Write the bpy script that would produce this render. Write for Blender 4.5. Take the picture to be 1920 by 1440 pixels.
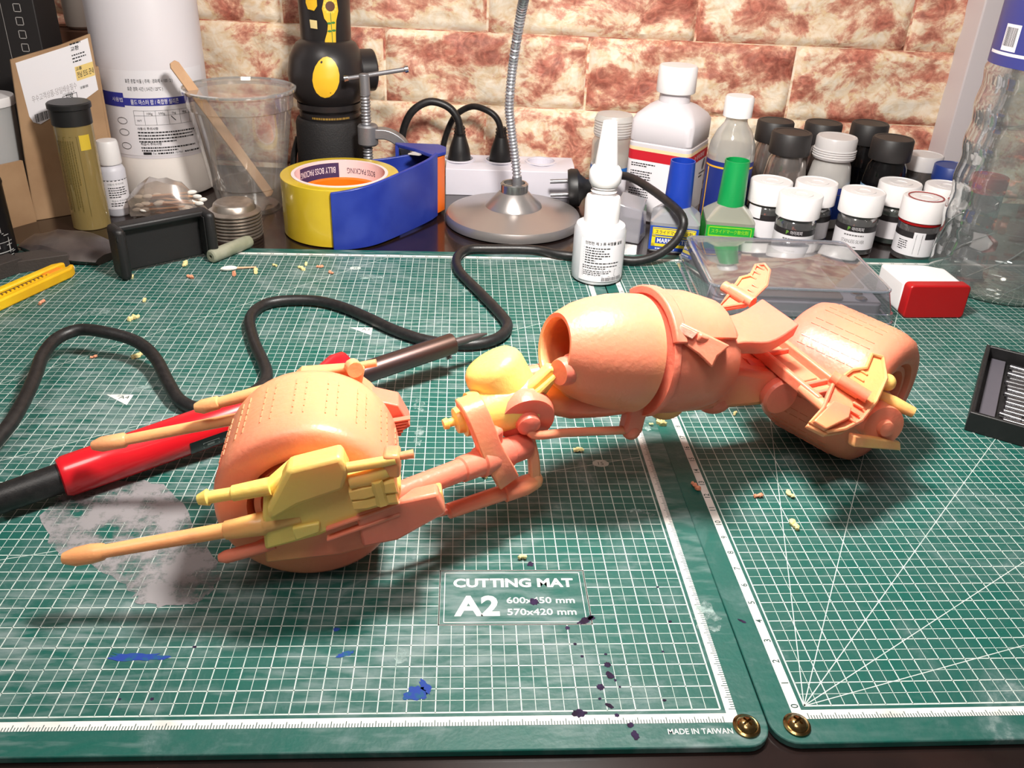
import bpy, bmesh, math, random
from mathutils import Vector, Matrix
for _o in list(bpy.data.objects): bpy.data.objects.remove(_o)
SC = bpy.context.scene
COL = SC.collection
S = 0.01            # everything below is given in centimetres
R = math.radians
# ------------------------------------------------------------------ camera
cam = bpy.data.cameras.new('camera'); camo = bpy.data.objects.new('camera', cam); COL.objects.link(camo)
cam.sensor_width = 36; cam.sensor_fit = 'HORIZONTAL'; cam.lens = 1587.97 / 1920 * 36
cam.shift_x = (960 - 950.07) / 1920; cam.shift_y = (639.83 - 720) / 1920
cam.clip_start = 0.01; cam.clip_end = 50
Mr = Matrix(((0.9983836, -0.0121534, -0.0555206), (-0.0437160, 0.4600512, -0.8868155), (0.0363202, 0.8878092, 0.4587763)))
camo.matrix_world = Matrix.Translation((-.0931613, -.2015112, .2490996)) @ Mr.to_4x4()
SC.camera = camo
# ------------------------------------------------------------------ light and exposure
SC.view_settings.view_transform = 'Standard'; SC.view_settings.look = 'None'
SC.view_settings.exposure = -0.28; SC.view_settings.gamma = 1; SC.view_settings.use_curve_mapping = False
w = bpy.data.worlds.new('room_air'); SC.world = w; w.use_nodes = True
bg = w.node_tree.nodes['Background']; bg.inputs[0].default_value = (1.0, .93, .88, 1); bg.inputs[1].default_value = .19
def area(name, loc, target, size, power, col, shape='DISK'):
    l = bpy.data.lights.new(name, 'AREA'); l.shape = shape; l.size = size * S; l.energy = power; l.color = col
    o = bpy.data.objects.new(name, l); COL.objects.link(o); o.location = Vector(loc) * S
    o.rotation_euler = (Vector(target) - Vector(loc)).to_track_quat('-Z', 'Y').to_euler()
    return o
area('ceiling_lamp_offscreen', (-45, -55, 165), (-45, -55, 0), 60, 16.0, (1.0, .93, .87))      # the room's ceiling lamp
# ------------------------------------------------------------------ materials
def lin(c): 
    c /= 255.0
    return c / 12.92 if c <= .04045 else ((c + .055) / 1.055) ** 2.4
def rgb(c): return (lin(c[0]), lin(c[1]), lin(c[2]), 1)
MATS = {}
def pm(name, c, rough=.5, metal=0, c2=None, ns=20, lo=.4, hi=.6, bump=None, sss=0, sssr=(1, .35, .2), coat=0, trans=0, spec=.5, emit=0, alpha=1, det=4):
    """procedural principled material; c2 = second colour mixed in by noise of scale ns (per metre); bump=(scale,strength)"""
    if name in MATS: return MATS[name]
    m = bpy.data.materials.new(name); m.use_nodes = True; nt = m.node_tree; b = nt.nodes['Principled BSDF']
    b.inputs['Base Color'].default_value = rgb(c); b.inputs['Roughness'].default_value = rough; b.inputs['Metallic'].default_value = metal
    b.inputs['Specular IOR Level'].default_value = spec; b.inputs['Coat Weight'].default_value = coat; b.inputs['Transmission Weight'].default_value = trans
    b.inputs['Alpha'].default_value = alpha
    if sss:
        b.inputs['Subsurface Weight'].default_value = sss; b.inputs['Subsurface Radius'].default_value = sssr; b.inputs['Subsurface Scale'].default_value = .006
    if emit: b.inputs['Emission Color'].default_value = rgb(c); b.inputs['Emission Strength'].default_value = emit
    tc = None
    if c2 or bump: tc = nt.nodes.new('ShaderNodeTexCoord')
    if c2:
        n = nt.nodes.new('ShaderNodeTexNoise'); n.inputs['Scale'].default_value = ns; n.inputs['Detail'].default_value = det
        nt.links.new(tc.outputs['Object'], n.inputs['Vector'])
        r = nt.nodes.new('ShaderNodeValToRGB'); r.color_ramp.elements[0].position = lo; r.color_ramp.elements[1].position = hi
        r.color_ramp.elements[0].color = rgb(c); r.color_ramp.elements[1].color = rgb(c2)
        nt.links.new(n.outputs['Fac'], r.inputs['Fac']); nt.links.new(r.outputs['Color'], b.inputs['Base Color'])
    if bump:
        n2 = nt.nodes.new('ShaderNodeTexNoise'); n2.inputs['Scale'].default_value = bump[0]; n2.inputs['Detail'].default_value = 5
        nt.links.new(tc.outputs['Object'], n2.inputs['Vector'])
        bn = nt.nodes.new('ShaderNodeBump'); bn.inputs['Strength'].default_value = bump[1]; bn.inputs['Distance'].default_value = .001
        nt.links.new(n2.outputs['Fac'], bn.inputs['Height']); nt.links.new(bn.outputs['Normal'], b.inputs['Normal'])
    MATS[name] = m; return m
def clear(name, tint=(240, 242, 244), refl=.12, rough=.05, milky=0):
    """thin clear plastic: see-through with a fresnel sheen, milky adds diffuse haze"""
    if name in MATS: return MATS[name]
    m = bpy.data.materials.new(name); m.use_nodes = True; nt = m.node_tree; nt.nodes.clear()
    out = nt.nodes.new('ShaderNodeOutputMaterial'); tr = nt.nodes.new('ShaderNodeBsdfTransparent'); gl = nt.nodes.new('ShaderNodeBsdfGlossy')
    tr.inputs[0].default_value = rgb(tint); gl.inputs['Roughness'].default_value = rough; gl.inputs[0].default_value = (.9, .9, .9, 1)
    lw = nt.nodes.new('ShaderNodeLayerWeight'); lw.inputs['Blend'].default_value = .35
    mr = nt.nodes.new('ShaderNodeMapRange'); mr.inputs['To Min'].default_value = refl * .35; mr.inputs['To Max'].default_value = min(1, refl * 4)
    nt.links.new(lw.outputs['Facing'], mr.inputs['Value'])
    mx = nt.nodes.new('ShaderNodeMixShader'); nt.links.new(mr.outputs[0], mx.inputs[0]); nt.links.new(tr.outputs[0], mx.inputs[1]); nt.links.new(gl.outputs[0], mx.inputs[2])
    last = mx
    if milky:
        df = nt.nodes.new('ShaderNodeBsdfDiffuse'); df.inputs[0].default_value = rgb(tint)
        m2 = nt.nodes.new('ShaderNodeMixShader'); m2.inputs[0].default_value = milky
        nt.links.new(mx.outputs[0], m2.inputs[1]); nt.links.new(df.outputs[0], m2.inputs[2]); last = m2
    nt.links.new(last.outputs[0], out.inputs[0]); MATS[name] = m; return m
# ------------------------------------------------------------------ mesh helpers
def frame(o, z, x=None):
    """4x4 with origin o and local Z along z"""
    z = Vector(z).normalized(); x = Vector(x) if x is not None else (Vector((1, 0, 0)) if abs(z.x) < .9 else Vector((0, 1, 0)))
    y = z.cross(x).normalized(); x = y.cross(z).normalized()
    m = Matrix((x, y, z)).transposed().to_4x4(); m.translation = Vector(o); return m
_tc = {}
def textgeo(s, bold=0.0):
    k = (s, bold)
    if k in _tc: return _tc[k]
    cu = bpy.data.curves.new('lettering', 'FONT'); cu.body = s; cu.size = 1; cu.resolution_u = 3; cu.fill_mode = 'FRONT'; cu.offset = bold
    o = bpy.data.objects.new('lettering', cu); COL.objects.link(o)
    me = o.to_mesh(); vs = [v.co.copy() for v in me.vertices]; fs = [tuple(p.vertices) for p in me.polygons]; o.to_mesh_clear()
    bpy.data.objects.remove(o); bpy.data.curves.remove(cu)
    if vs:
        x0 = min(v.x for v in vs); x1 = max(v.x for v in vs); y0 = min(v.y for v in vs); y1 = max(v.y for v in vs)
    else: x0 = x1 = y0 = y1 = 0
    _tc[k] = (vs, fs, x0, x1, y0, y1); return _tc[k]
class MB:
    def __init__(s): s.v = []; s.f = []
    def add(s, vs, fs, M=None):
        n = len(s.v)
        s.v += [(M @ Vector(v)) if M else Vector(v) for v in vs]; s.f += [tuple(i + n for i in f) for f in fs]; return s
    def box(s, c, d, M=None):
        x, y, z = (a / 2 for a in d); cx, cy, cz = c
        vs = [(cx + i * x, cy + j * y, cz + k * z) for k in (-1, 1) for j in (-1, 1) for i in (-1, 1)]
        return s.add(vs, [(0, 2, 3, 1), (4, 5, 7, 6), (0, 1, 5, 4), (2, 6, 7, 3), (0, 4, 6, 2), (1, 3, 7, 5)], M)
    def loft(s, rings, M=None, caps=True, closed=False):
        n = len(rings[0]); vs = [p for r in rings for p in r]; fs = []
        m = len(rings)
        for i in range(m if closed else m - 1):
            a = i * n; b = ((i + 1) % m) * n
            for j in range(n): k = (j + 1) % n; fs.append((a + j, a + k, b + k, b + j))
        if caps and not closed: fs.append(tuple(range(n - 1, -1, -1))); fs.append(tuple(range((m - 1) * n, m * n)))
        return s.add(vs, fs, M)
    def lathe(s, prof, M=None, n=32, caps=True, closed=False):
        rings = [[(max(r, 1e-4) * math.cos(2 * math.pi * j / n), max(r, 1e-4) * math.sin(2 * math.pi * j / n), z) for j in range(n)] for r, z in prof]
        return s.loft(rings, M, caps, closed)
    def cyl(s, p0, p1, r0, r1=None, n=20):
        r1 = r0 if r1 is None else r1; d = Vector(p1) - Vector(p0)
        return s.lathe([(r0, 0), (r1, d.length)], frame(p0, d), n)
    def tube(s, pts, r, n=10, caps=True):
        pts = [Vector(p) for p in pts]; rings = []; up = None
        for i, p in enumerate(pts):
            t = (pts[min(i + 1, len(pts) - 1)] - pts[max(i - 1, 0)]).normalized()
            if up is None: up = Vector((0, 0, 1)) if abs(t.z) < .9 else Vector((1, 0, 0))
            x = (up - t * up.dot(t)).normalized(); y = t.cross(x); up = x
            rr = r[i] if isinstance(r, (list, tuple)) else r
            rings.append([p + rr * (x * math.cos(2 * math.pi * j / n) + y * math.sin(2 * math.pi * j / n)) for j in range(n)])
        return s.loft(rings, None, caps)
    def prism(s, poly, z0, z1, M=None):
        n = len(poly); vs = [(x, y, z0) for x, y in poly] + [(x, y, z1) for x, y in poly]
        fs = [tuple(range(n - 1, -1, -1)), tuple(range(n, 2 * n))] + [(i, (i + 1) % n, n + (i + 1) % n, n + i) for i in range(n)]
        return s.add(vs, fs, M)
    def quad(s, a, b, c, d): return s.add([a, b, c, d], [(0, 1, 2, 3)])
    def sphere(s, c, r, M=None, n=16, m=10):
        rx, ry, rz = (r, r, r) if isinstance(r, (int, float)) else r
        rings = [[(c[0] + rx * math.sin(math.pi * i / m) * math.cos(2 * math.pi * j / n), c[1] + ry * math.sin(math.pi * i / m) * math.sin(2 * math.pi * j / n), c[2] - rz * math.cos(math.pi * i / m)) for j in range(n)] for i in range(1, m)]
        return s.loft(rings, M)
    def text(s, t, x, y, h, M=None, w=None, align='L', bold=0.0, fn=None, z=0.0):
        """flat lettering; h = cap height, w = forced width; fn maps (x,y) to a 3-D point"""
        vs, fs, x0, x1, y0, y1 = textgeo(t, bold)
        if not vs: return s
        k = h / .72; sx = (w / (x1 - x0)) if w else k
        W = (x1 - x0) * sx; ox = {'L': 0, 'C': -W / 2, 'R': -W}[align]
        pts = [(x + ox + (v.x - x0) * sx, y + v.y * k) for v in vs]
        return s.add([fn(a, b) if fn else (a, b, z) for a, b in pts], fs, M)
    def build(s, name, mat, parent=None, bev=0, smooth=38, sub=0, label=None, kind=None, seg=2, world=False):
        off = Vector((0, 0, 0))
        if world and parent:
            q = parent
            while q: off += q.location / S; q = q.parent
        me = bpy.data.meshes.new(name); me.from_pydata([(v - off) * S for v in s.v], [], s.f); me.update()
        bm = bmesh.new(); bm.from_mesh(me); bmesh.ops.recalc_face_normals(bm, faces=bm.faces); bm.to_mesh(me); bm.free()
        if smooth:
            for p in me.polygons: p.use_smooth = True
            me.set_sharp_from_angle(angle=R(smooth))
        o = bpy.data.objects.new(name, me); COL.objects.link(o)
        if mat: me.materials.append(mat)
        if parent: o.parent = parent
        if bev:
            b = o.modifiers.new('bevel', 'BEVEL'); b.width = bev * S; b.segments = seg; b.limit_method = 'ANGLE'; b.angle_limit = R(40)
        if sub:
            b = o.modifiers.new('subdivision', 'SUBSURF'); b.levels = sub; b.render_levels = sub
        if label: o['label'] = label
        if kind: o['kind'] = kind
        return o
def cut(o, mb):
    """real recess: subtract the shape mb (cm, same space as o) from mesh object o"""
    c = mb.build('cutter', None, None, smooth=0); b = o.modifiers.new('recess', 'BOOLEAN'); b.operation = 'DIFFERENCE'; b.solver = 'EXACT'; b.object = c
    keep = [m for m in o.modifiers if m.name != 'recess']; st = [m.show_viewport for m in keep]
    for m in keep: m.show_viewport = False
    mw, pa = o.matrix_basis.copy(), o.parent; o.parent = None; o.matrix_basis = Matrix(); bpy.context.view_layer.update()
    me = bpy.data.meshes.new_from_object(o.evaluated_get(bpy.context.evaluated_depsgraph_get()))
    o.modifiers.remove(b); o.data = me; o.parent = pa; o.matrix_basis = mw
    for m, s_ in zip(keep, st): m.show_viewport = s_
    bpy.data.objects.remove(c); return o
def flat(mb, name, mat, parent, **k): return mb.build(name, mat, parent, smooth=0, **k)
def tag(o, label, cat, group=None):
    o['label'] = label; o['category'] = cat
    if group: o['group'] = group
    return o
def thing(name, label, cat, loc=(0, 0, 0), rz=0, group=None, rot=None):
    o = bpy.data.objects.new(name, None); COL.objects.link(o); o.empty_display_size = .01
    o.location = Vector(loc) * S; o.rotation_euler = rot if rot else (0, 0, R(rz))
    return tag(o, label, cat, group)
def dup(root, loc, rz=None, label=None):
    r = root.copy(); COL.objects.link(r); r.location = Vector(loc) * S
    if rz is not None: r.rotation_euler = (0, 0, R(rz))
    if label: r['label'] = label
    for ch in list(root.children):
        c = ch.copy(); COL.objects.link(c); c.parent = r
        for g in list(ch.children):
            d = g.copy(); COL.objects.link(d); d.parent = c
    return r
def smoothpath(pts, k=6):
    """Catmull-Rom through points"""
    P = [Vector(p) for p in pts]; P = [2 * P[0] - P[1]] + P + [2 * P[-1] - P[-2]]; out = []
    for i in range(1, len(P) - 2):
        a, b, c, d = P[i - 1:i + 3]
        for j in range(k):
            t = j / k; out.append(.5 * ((2 * b) + (c - a) * t + (2 * a - 5 * b + 4 * c - d) * t * t + (3 * b - a - 3 * c + d) * t ** 3))
    out.append(P[-2]); return out
def cylmap(r, zc, a0=-90.0):
    """maps a flat label (x right, y up) on to a cylinder of radius r facing angle a0 (degrees)"""
    def fn(x, y): 
        a = R(a0) + x / r
        return (r * math.cos(a), r * math.sin(a), zc + y)
    return fn
def curvedpatch(mb, r, z0, z1, a0, a1, n=24):
    """label band from angle a0 to a1 (degrees)"""
    vs = []; fs = []
    for i in range(n + 1):
        a = R(a0 + (a1 - a0) * i / n); vs += [(r * math.cos(a), r * math.sin(a), z0), (r * math.cos(a), r * math.sin(a), z1)]
    for i in range(n): fs.append((2 * i, 2 * i + 2, 2 * i + 3, 2 * i + 1))
    return mb.add(vs, fs)
INK = pm('ink_black', (30, 28, 30), .6); WHITE = pm('white_plastic', (232, 228, 228), .38); PAPER = pm('label_paper', (228, 224, 228), .55)
BLACKP = pm('black_plastic', (26, 25, 26), .45, bump=(900, .05)); RUBBER = pm('black_rubber', (22, 21, 22), .42, c2=(32, 30, 30), ns=300, bump=(1500, .12))
CHROME = pm('chrome', (205, 205, 208), .18, 1); GREYMETAL = pm('cast_grey_metal', (150, 150, 154), .42, .7, bump=(700, .15))
CLEAR = clear('clear_plastic'); MILKY = clear('frosted_plastic', (225, 225, 225), .1, .3, .45)
# ------------------------------------------------------------------ setting: wall, floor, desk
def wally(x): return 65 - .09 * x
def brick_mat():
    m = bpy.data.materials.new('foam_brick'); m.use_nodes = True; nt = m.node_tree; b = nt.nodes['Principled BSDF']; L = nt.links.new
    tc = nt.nodes.new('ShaderNodeTexCoord')
    oi = nt.nodes.new('ShaderNodeObjectInfo')
    ad = nt.nodes.new('ShaderNodeVectorMath'); ad.operation = 'ADD'; L(tc.outputs['Object'], ad.inputs[0]); 
    cb = nt.nodes.new('ShaderNodeVectorMath'); cb.operation = 'SCALE'; L(oi.outputs['Location'], cb.inputs[0]); cb.inputs['Scale'].default_value = 7.3
    L(cb.outputs[0], ad.inputs[1])
    n1 = nt.nodes.new('ShaderNodeTexNoise'); n1.inputs['Scale'].default_value = 19; n1.inputs['Detail'].default_value = 12; n1.inputs['Roughness'].default_value = .66; n1.inputs['Distortion'].default_value = .35
    mp = nt.nodes.new('ShaderNodeMapping'); mp.inputs['Rotation'].default_value = (0, R(35), 0); mp.inputs['Scale'].default_value = (1.0, 1, 1.5)
    L(ad.outputs[0], mp.inputs['Vector']); L(mp.outputs[0], n1.inputs['Vector'])
    r = nt.nodes.new('ShaderNodeValToRGB'); e = r.color_ramp.elements
    e[0].position = .40; e[0].color = rgb((238, 224, 206)); e[1].position = .78; e[1].color = rgb((128, 62, 50))
    for p, c in ((.485, (232, 210, 186)), (.525, (212, 164, 140)), (.57, (194, 126, 108)), (.65, (168, 94, 80))):
        q = e.new(p); q.color = rgb(c)
    L(n1.outputs['Fac'], r.inputs['Fac'])
    n2 = nt.nodes.new('ShaderNodeTexNoise'); n2.inputs['Scale'].default_value = 70; n2.inputs['Detail'].default_value = 6; n2.inputs['Distortion'].default_value = 2.5; L(ad.outputs[0], n2.inputs['Vector'])
    mx = nt.nodes.new('ShaderNodeMix'); mx.data_type = 'RGBA'; mx.blend_type = 'OVERLAY'; mx.inputs['Factor'].default_value = .6
    r2 = nt.nodes.new('ShaderNodeValToRGB'); r2.color_ramp.elements[0].position = .36; r2.color_ramp.elements[1].position = .62; r2.color_ramp.elements[0].color = (.22, .20, .18, 1); r2.color_ramp.elements[1].color = (.62, .6, .56, 1)
    L(n2.outputs['Fac'], r2.inputs['Fac']); L(r.outputs['Color'], mx.inputs[6]); L(r2.outputs['Color'], mx.inputs[7]); L(mx.outputs[2], b.inputs['Base Color'])
    b.inputs['Roughness'].default_value = .5; b.inputs['Specular IOR Level'].default_value = .35
    bn = nt.nodes.new('ShaderNodeBump'); bn.inputs['Strength'].default_value = .5; bn.inputs['Distance'].default_value = .004
    n3 = nt.nodes.new('ShaderNodeTexNoise'); n3.inputs['Scale'].default_value = 26; n3.inputs['Detail'].default_value = 8; n3.inputs['Distortion'].default_value = 1.5; L(mp.outputs[0], n3.inputs['Vector'])
    L(n3.outputs['Fac'], bn.inputs['Height']); L(bn.outputs['Normal'], b.inputs['Normal'])
    return m
BRICK = brick_mat()
WA = math.atan(-.09)
wall = MB().box((0, 1.5, 0), (150, 2, 160)).build('wall_back', BRICK); wall.location = Vector((0, wally(0), 5)) * S; wall.rotation_euler = (0, 0, WA); wall['kind'] = 'structure'
random.seed(11)
def brick_mesh(L, H, seed):
    rnd = random.Random(seed); nx, nz = 40, 14; m = MB(); ph = [rnd.uniform(0, 6.28) for _ in range(6)]
    vs = []; fs = []
    for j in range(nz + 1):
        for i in range(nx + 1):
            x = L * (i / nx - .5); z = H * (j / nz - .5)
            e = min(L / 2 - abs(x), H / 2 - abs(z)); k = min(1, e / .55); k = math.sin(k * math.pi / 2)
            rough = .10 * math.sin(x * .9 + z * .8 + ph[0]) + .09 * math.sin(x * .5 - z * 1.5 + ph[1]) + .06 * math.sin(x * 2.1 + z * 1.9 + ph[2]) + .04 * math.sin(-x * 2.9 + z * 3.1 + ph[3])
            vs.append((x, .5 - k * (.55 + rough), z))
    for j in range(nz):
        for i in range(nx): a = j * (nx + 1) + i; fs.append((a, a + 1, a + nx + 2, a + nx + 1))
    m.add(vs, fs)
    return m
LB, HB = 19.85, 6.95
kinds = [brick_mesh(LB - .14, HB - .10, s) for s in (1, 2, 3, 4)]
meshes = []
for i, k in enumerate(kinds):
    o = k.build('brick', BRICK, wall, smooth=60); meshes.append(o.data); bpy.data.objects.remove(o)
kz = 0
cosw = math.cos(WA)
for row in range(-1, 6):
    zc = 6.85 + 6.95 * row - 6.95 / 2 + 6.95       # course between joints 6.85 and 13.8 for row 0 ..
    for c in range(-4, 4):
        xj = -17.06 + 19.85 * c + (10.0 if row % 2 else 0)
        o = bpy.data.objects.new('brick', meshes[kz % 4]); kz += 3; COL.objects.link(o); o.parent = wall
        xl = (xj + LB / 2) / cosw
        o.location = Vector((xl, 0, zc - 5)) * S
        if (kz + row) % 2: o.rotation_euler = (0, 0, 0); o.scale = (-1, 1, -1)
fl = MB().box((0, 20, -80), (400, 400, 4)).build('floor', pm('floor_wood', (120, 92, 68), .5, c2=(98, 72, 52), ns=6)); fl['kind'] = 'structure'
# white corner post beside the wall, behind the water bottle
post = MB().box((0, 0, 0), (4.4, 3.0, 130)).build('trim_1', pm('white_post', (216, 206, 208), .5), bev=.15); post['kind'] = 'structure'
post.location = Vector((39.3, 60.3, 65 - 5)) * S; post.location.z = (-.4 + 65) * S
# desk
DESK = pm('dark_glossy_desk', (26, 17, 16), .18, c2=(36, 23, 21), ns=30, coat=.3)
desk = thing('desk', 'dark glossy wooden desk under the green cutting mats', 'desk', (0, 30, -75))
DZ = -.3
MB().prism([(-75, -2.9), (58, -2.9), (58, wally(58) - .2), (-75, wally(-75) - .2)], DZ - 3, DZ).build('desk_top', DESK, desk, bev=.2, world=True)
for x in (-70, 53):
    MB().box((x, 27, -39), (4, 54, 72)).build('side_panel', DESK, desk, world=True)
# ------------------------------------------------------------------ cutting mats
def mat_green(nm, worn):
    m = bpy.data.materials.new(nm); m.use_nodes = True; nt = m.node_tree; b = nt.nodes['Principled BSDF']; L = nt.links.new
    tc = nt.nodes.new('ShaderNodeTexCoord'); n = nt.nodes.new('ShaderNodeTexNoise'); n.inputs['Scale'].default_value = 22; n.inputs['Detail'].default_value = 10; n.inputs['Roughness'].default_value = .7; n.inputs['Distortion'].default_value = 1.2
    L(tc.outputs['Object'], n.inputs['Vector'])
    r = nt.nodes.new('ShaderNodeValToRGB'); e = r.color_ramp.elements; e[0].position = .38; e[0].color = rgb((12, 84, 74)); e[1].position = .80; e[1].color = rgb((150, 164, 162))
    q = e.new(.52); q.color = rgb((36, 86, 78)); q = e.new(.62); q.color = rgb((66, 100, 96))
    L(n.outputs['Fac'], r.inputs['Fac'])
    mp = nt.nodes.new('ShaderNodeMapping'); mp.inputs['Scale'].default_value = (60, 260, 1); mp.inputs['Rotation'].default_value = (0, 0, .3); L(tc.outputs['Object'], mp.inputs['Vector'])
    ns_ = nt.nodes.new('ShaderNodeTexNoise'); ns_.inputs['Scale'].default_value = 1; ns_.inputs['Detail'].default_value = 6; L(mp.outputs[0], ns_.inputs['Vector'])
    nb = nt.nodes.new('ShaderNodeTexNoise'); nb.inputs['Scale'].default_value = 9; nb.inputs['Detail'].default_value = 3; L(tc.outputs['Object'], nb.inputs['Vector'])
    ml = nt.nodes.new('ShaderNodeMath'); ml.operation = 'MULTIPLY'; L(ns_.outputs['Fac'], ml.inputs[0]); L(nb.outputs['Fac'], ml.inputs[1])
    rm = nt.nodes.new('ShaderNodeMapRange'); rm.inputs['From Min'].default_value = .24; rm.inputs['From Max'].default_value = .42; rm.inputs['To Max'].default_value = worn; L(ml.outputs[0], rm.inputs['Value'])
    mx = nt.nodes.new('ShaderNodeMix'); mx.data_type = 'RGBA'; mx.inputs[7].default_value = rgb((132, 146, 146)); L(rm.outputs[0], mx.inputs['Factor']); L(r.outputs['Color'], mx.inputs[6]); L(mx.outputs[2], b.inputs['Base Color'])
    b.inputs['Roughness'].default_value = .48; b.inputs['Specular IOR Level'].default_value = .35
    n2 = nt.nodes.new('ShaderNodeTexNoise'); n2.inputs['Scale'].default_value = 500; L(tc.outputs['Object'], n2.inputs['Vector'])
    bn = nt.nodes.new('ShaderNodeBump'); bn.inputs['Strength'].default_value = .12; bn.inputs['Distance'].default_value = .001; L(n2.outputs['Fac'], bn.inputs['Height']); L(bn.outputs['Normal'], b.inputs['Normal'])
    return m
GREEN = mat_green('mat_green_worn', .62); GREENC = mat_green('mat_green_clean', .15); PRINT = pm('mat_print', (194, 204, 198), .55, c2=(140, 168, 160), ns=60, lo=.5, hi=.8); PRINTY = pm('mat_ruler_print', (222, 220, 216), .55, c2=(196, 190, 184), ns=50, lo=.55, hi=.75); TICK = pm('mat_tick', (26, 62, 56), .6)
def rrect(x0, x1, y0, y1, r, n=6):
    out = []
    for cx, cy, a in ((x1 - r, y0 + r, -90), (x1 - r, y1 - r, 0), (x0 + r, y1 - r, 90), (x0 + r, y0 + r, 180)):
        for i in range(n + 1): t = R(a + 90 * i / n); out.append((cx + r * math.cos(t), cy + r * math.sin(t)))
    return out
E0 = .006
def strip(m, a, b, w, z=E0):
    a = Vector((*a, z)); b = Vector((*b, z)); d = (b - a).normalized(); nrm = Vector((-d.y, d.x, 0)) * w / 2
    m.quad(a - nrm, b - nrm, b + nrm, a + nrm)
def clipray(ox, oy, ang, W, H):
    c, s = math.cos(R(ang)), math.sin(R(ang)); t = min(W / c if c > 1e-6 else 1e9, H / s if s > 1e-6 else 1e9); return (ox, oy), (ox + c * t, oy + s * t)
def cutting_mat(label, loc, rz, right_origin, box=None):
    """mat-local: grid corner (0,0) front-left, 57 x 42 cm grid"""
    t = thing('cutting_mat', label, 'cutting mat', loc, rz)
    sh = -57 if right_origin else 0
    base = MB().prism(rrect(sh - 1.5, sh + 58.5, -1.5, 43.5, .9), -.3, 0).build('mat_sheet', GREEN if right_origin else GREENC, t, bev=.05)
    g = MB(); X = lambda x: sh + x
    def inbox(i2, j2): return False
    for i in range(0, 115):
        x = i / 2; wd = .042 if i % 2 == 0 else .022
        if i in (0, 114): wd = .06
        if box and box[0] < X(x) < box[1]:
            strip(g, (X(x), 0), (X(x), box[2]), wd); strip(g, (X(x), box[3]), (X(x), 42), wd)
        else: strip(g, (X(x), 0), (X(x), 42), wd)
    for j in range(0, 85):
        y = j / 2; wd = .042 if j % 2 == 0 else .022
        if j in (0, 84): wd = .06
        if box and box[2] < y < box[3]:
            strip(g, (X(0), y), (box[0], y), wd); strip(g, (box[1], y), (X(57), y), wd)
        else: strip(g, (X(0), y), (X(57), y), wd)
    flat(g, 'grid_print', PRINT, base)
    d = MB()
    for a in (15, 30, 45, 60, 75): strip(d, *clipray(X(0), 0, a, 57, 42), .035, E0 + .001)
    for a, dist in ((15, 56.8), (45, 56.2), (30, 50), (60, 46)):
        cx, cy = X(0) + dist * math.cos(R(a)), dist * math.sin(R(a))
        d.add([(cx + .42 * math.cos(k * R(18)), cy + .3 * math.sin(k * R(18)), E0 + .002) for k in range(20)], [tuple(range(20))])
    flat(d, 'angle_lines', PRINT, base)
    r = MB(); a, b = .17, .54; z = E0
    r.quad((X(-b), -b, z), (X(57 + b), -b, z), (X(57 + b), -a, z), (X(-b), -a, z)); r.quad((X(-b), 42 + a, z), (X(57 + b), 42 + a, z), (X(57 + b), 42 + b, z), (X(-b), 42 + b, z))
    r.quad((X(-b), -a, z), (X(-a), -a, z), (X(-a), 42 + a, z), (X(-b), 42 + a, z)); r.quad((X(57 + a), -a, z), (X(57 + b), -a, z), (X(57 + b), 42 + a, z), (X(57 + a), 42 + a, z))
    flat(r, 'ruler_strip', PRINTY, base)
    k = MB(); z = E0 + .004
    for i in range(0, 571):
        x = i / 10; ln = .24 if i % 5 == 0 else .15
        strip(k, (X(x), -b), (X(x), -b + ln), .03, z)
    for i in range(0, 421):
        y = i / 10; ln = .24 if i % 5 == 0 else .15
        strip(k, (X(57 + b), y), (X(57 + b - ln), y), .03, z)
    for i in range(0, 43): k.text(str(i), 0, 0, .27, Matrix.Translation((X(-.22), i, z)) @ Matrix.Rotation(R(90), 4, 'Z'), align='C', bold=.012)
    for i in range(0, 58): k.text(str(i), X(i), 42.24, .22, None, align='C', z=z)
    for a_, dist in ((15, 56.8), (45, 56.2), (30, 50), (60, 46)):
        k.text(str(a_), X(0) + dist * math.cos(R(a_)), dist * math.sin(R(a_)) - .13, .26, None, align='C', z=E0 + .006)
    flat(k, 'ruler_marks', TICK, base)
    return t, base
matL, baseL = cutting_mat('green cutting mat with white A2 title box, partly covered by a grey primer smear', (0, 0, 0), 0, True, (-10, -4, 4, 7))
matR, baseR = cutting_mat('clean green cutting mat with angle lines, under the digital scale and the bit case', (3.048, .096, 0), .35, False)
# printed title block, size marks
t = MB()
for (a, b) in (((-10, 4), (-4, 4)), ((-10, 7), (-4, 7)), ((-10, 4), (-10, 7)), ((-4, 4), (-4, 7))): strip(t, a, b, .06)
for (a, b) in (((-9.8, 4.13), (-4.2, 4.13)), ((-9.8, 6.86), (-4.2, 6.86)), ((-9.8, 4.13), (-9.8, 6.86)), ((-4.2, 4.13), (-4.2, 6.86))): strip(t, a, b, .028)
t.text('CUTTING MAT', -9.45, 6.05, .48, w=4.95, bold=.035, z=E0); t.text('A2', -9.4, 4.5, 1.05, w=1.8, bold=.035, z=E0)
t.text('600x450 mm', -7.3, 5.13, .34, w=2.75, bold=.012, z=E0); t.text('570x420 mm', -7.3, 4.5, .34, w=2.75, bold=.012, z=E0)
flat(t, 'title_print', PRINTY, baseL, kind='stuff')
flat(MB().text('MADE IN TAIWAN', -2.05, -.98, .22, w=2.25, bold=.01, z=E0), 'origin_print', PRINTY, baseL)
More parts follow.
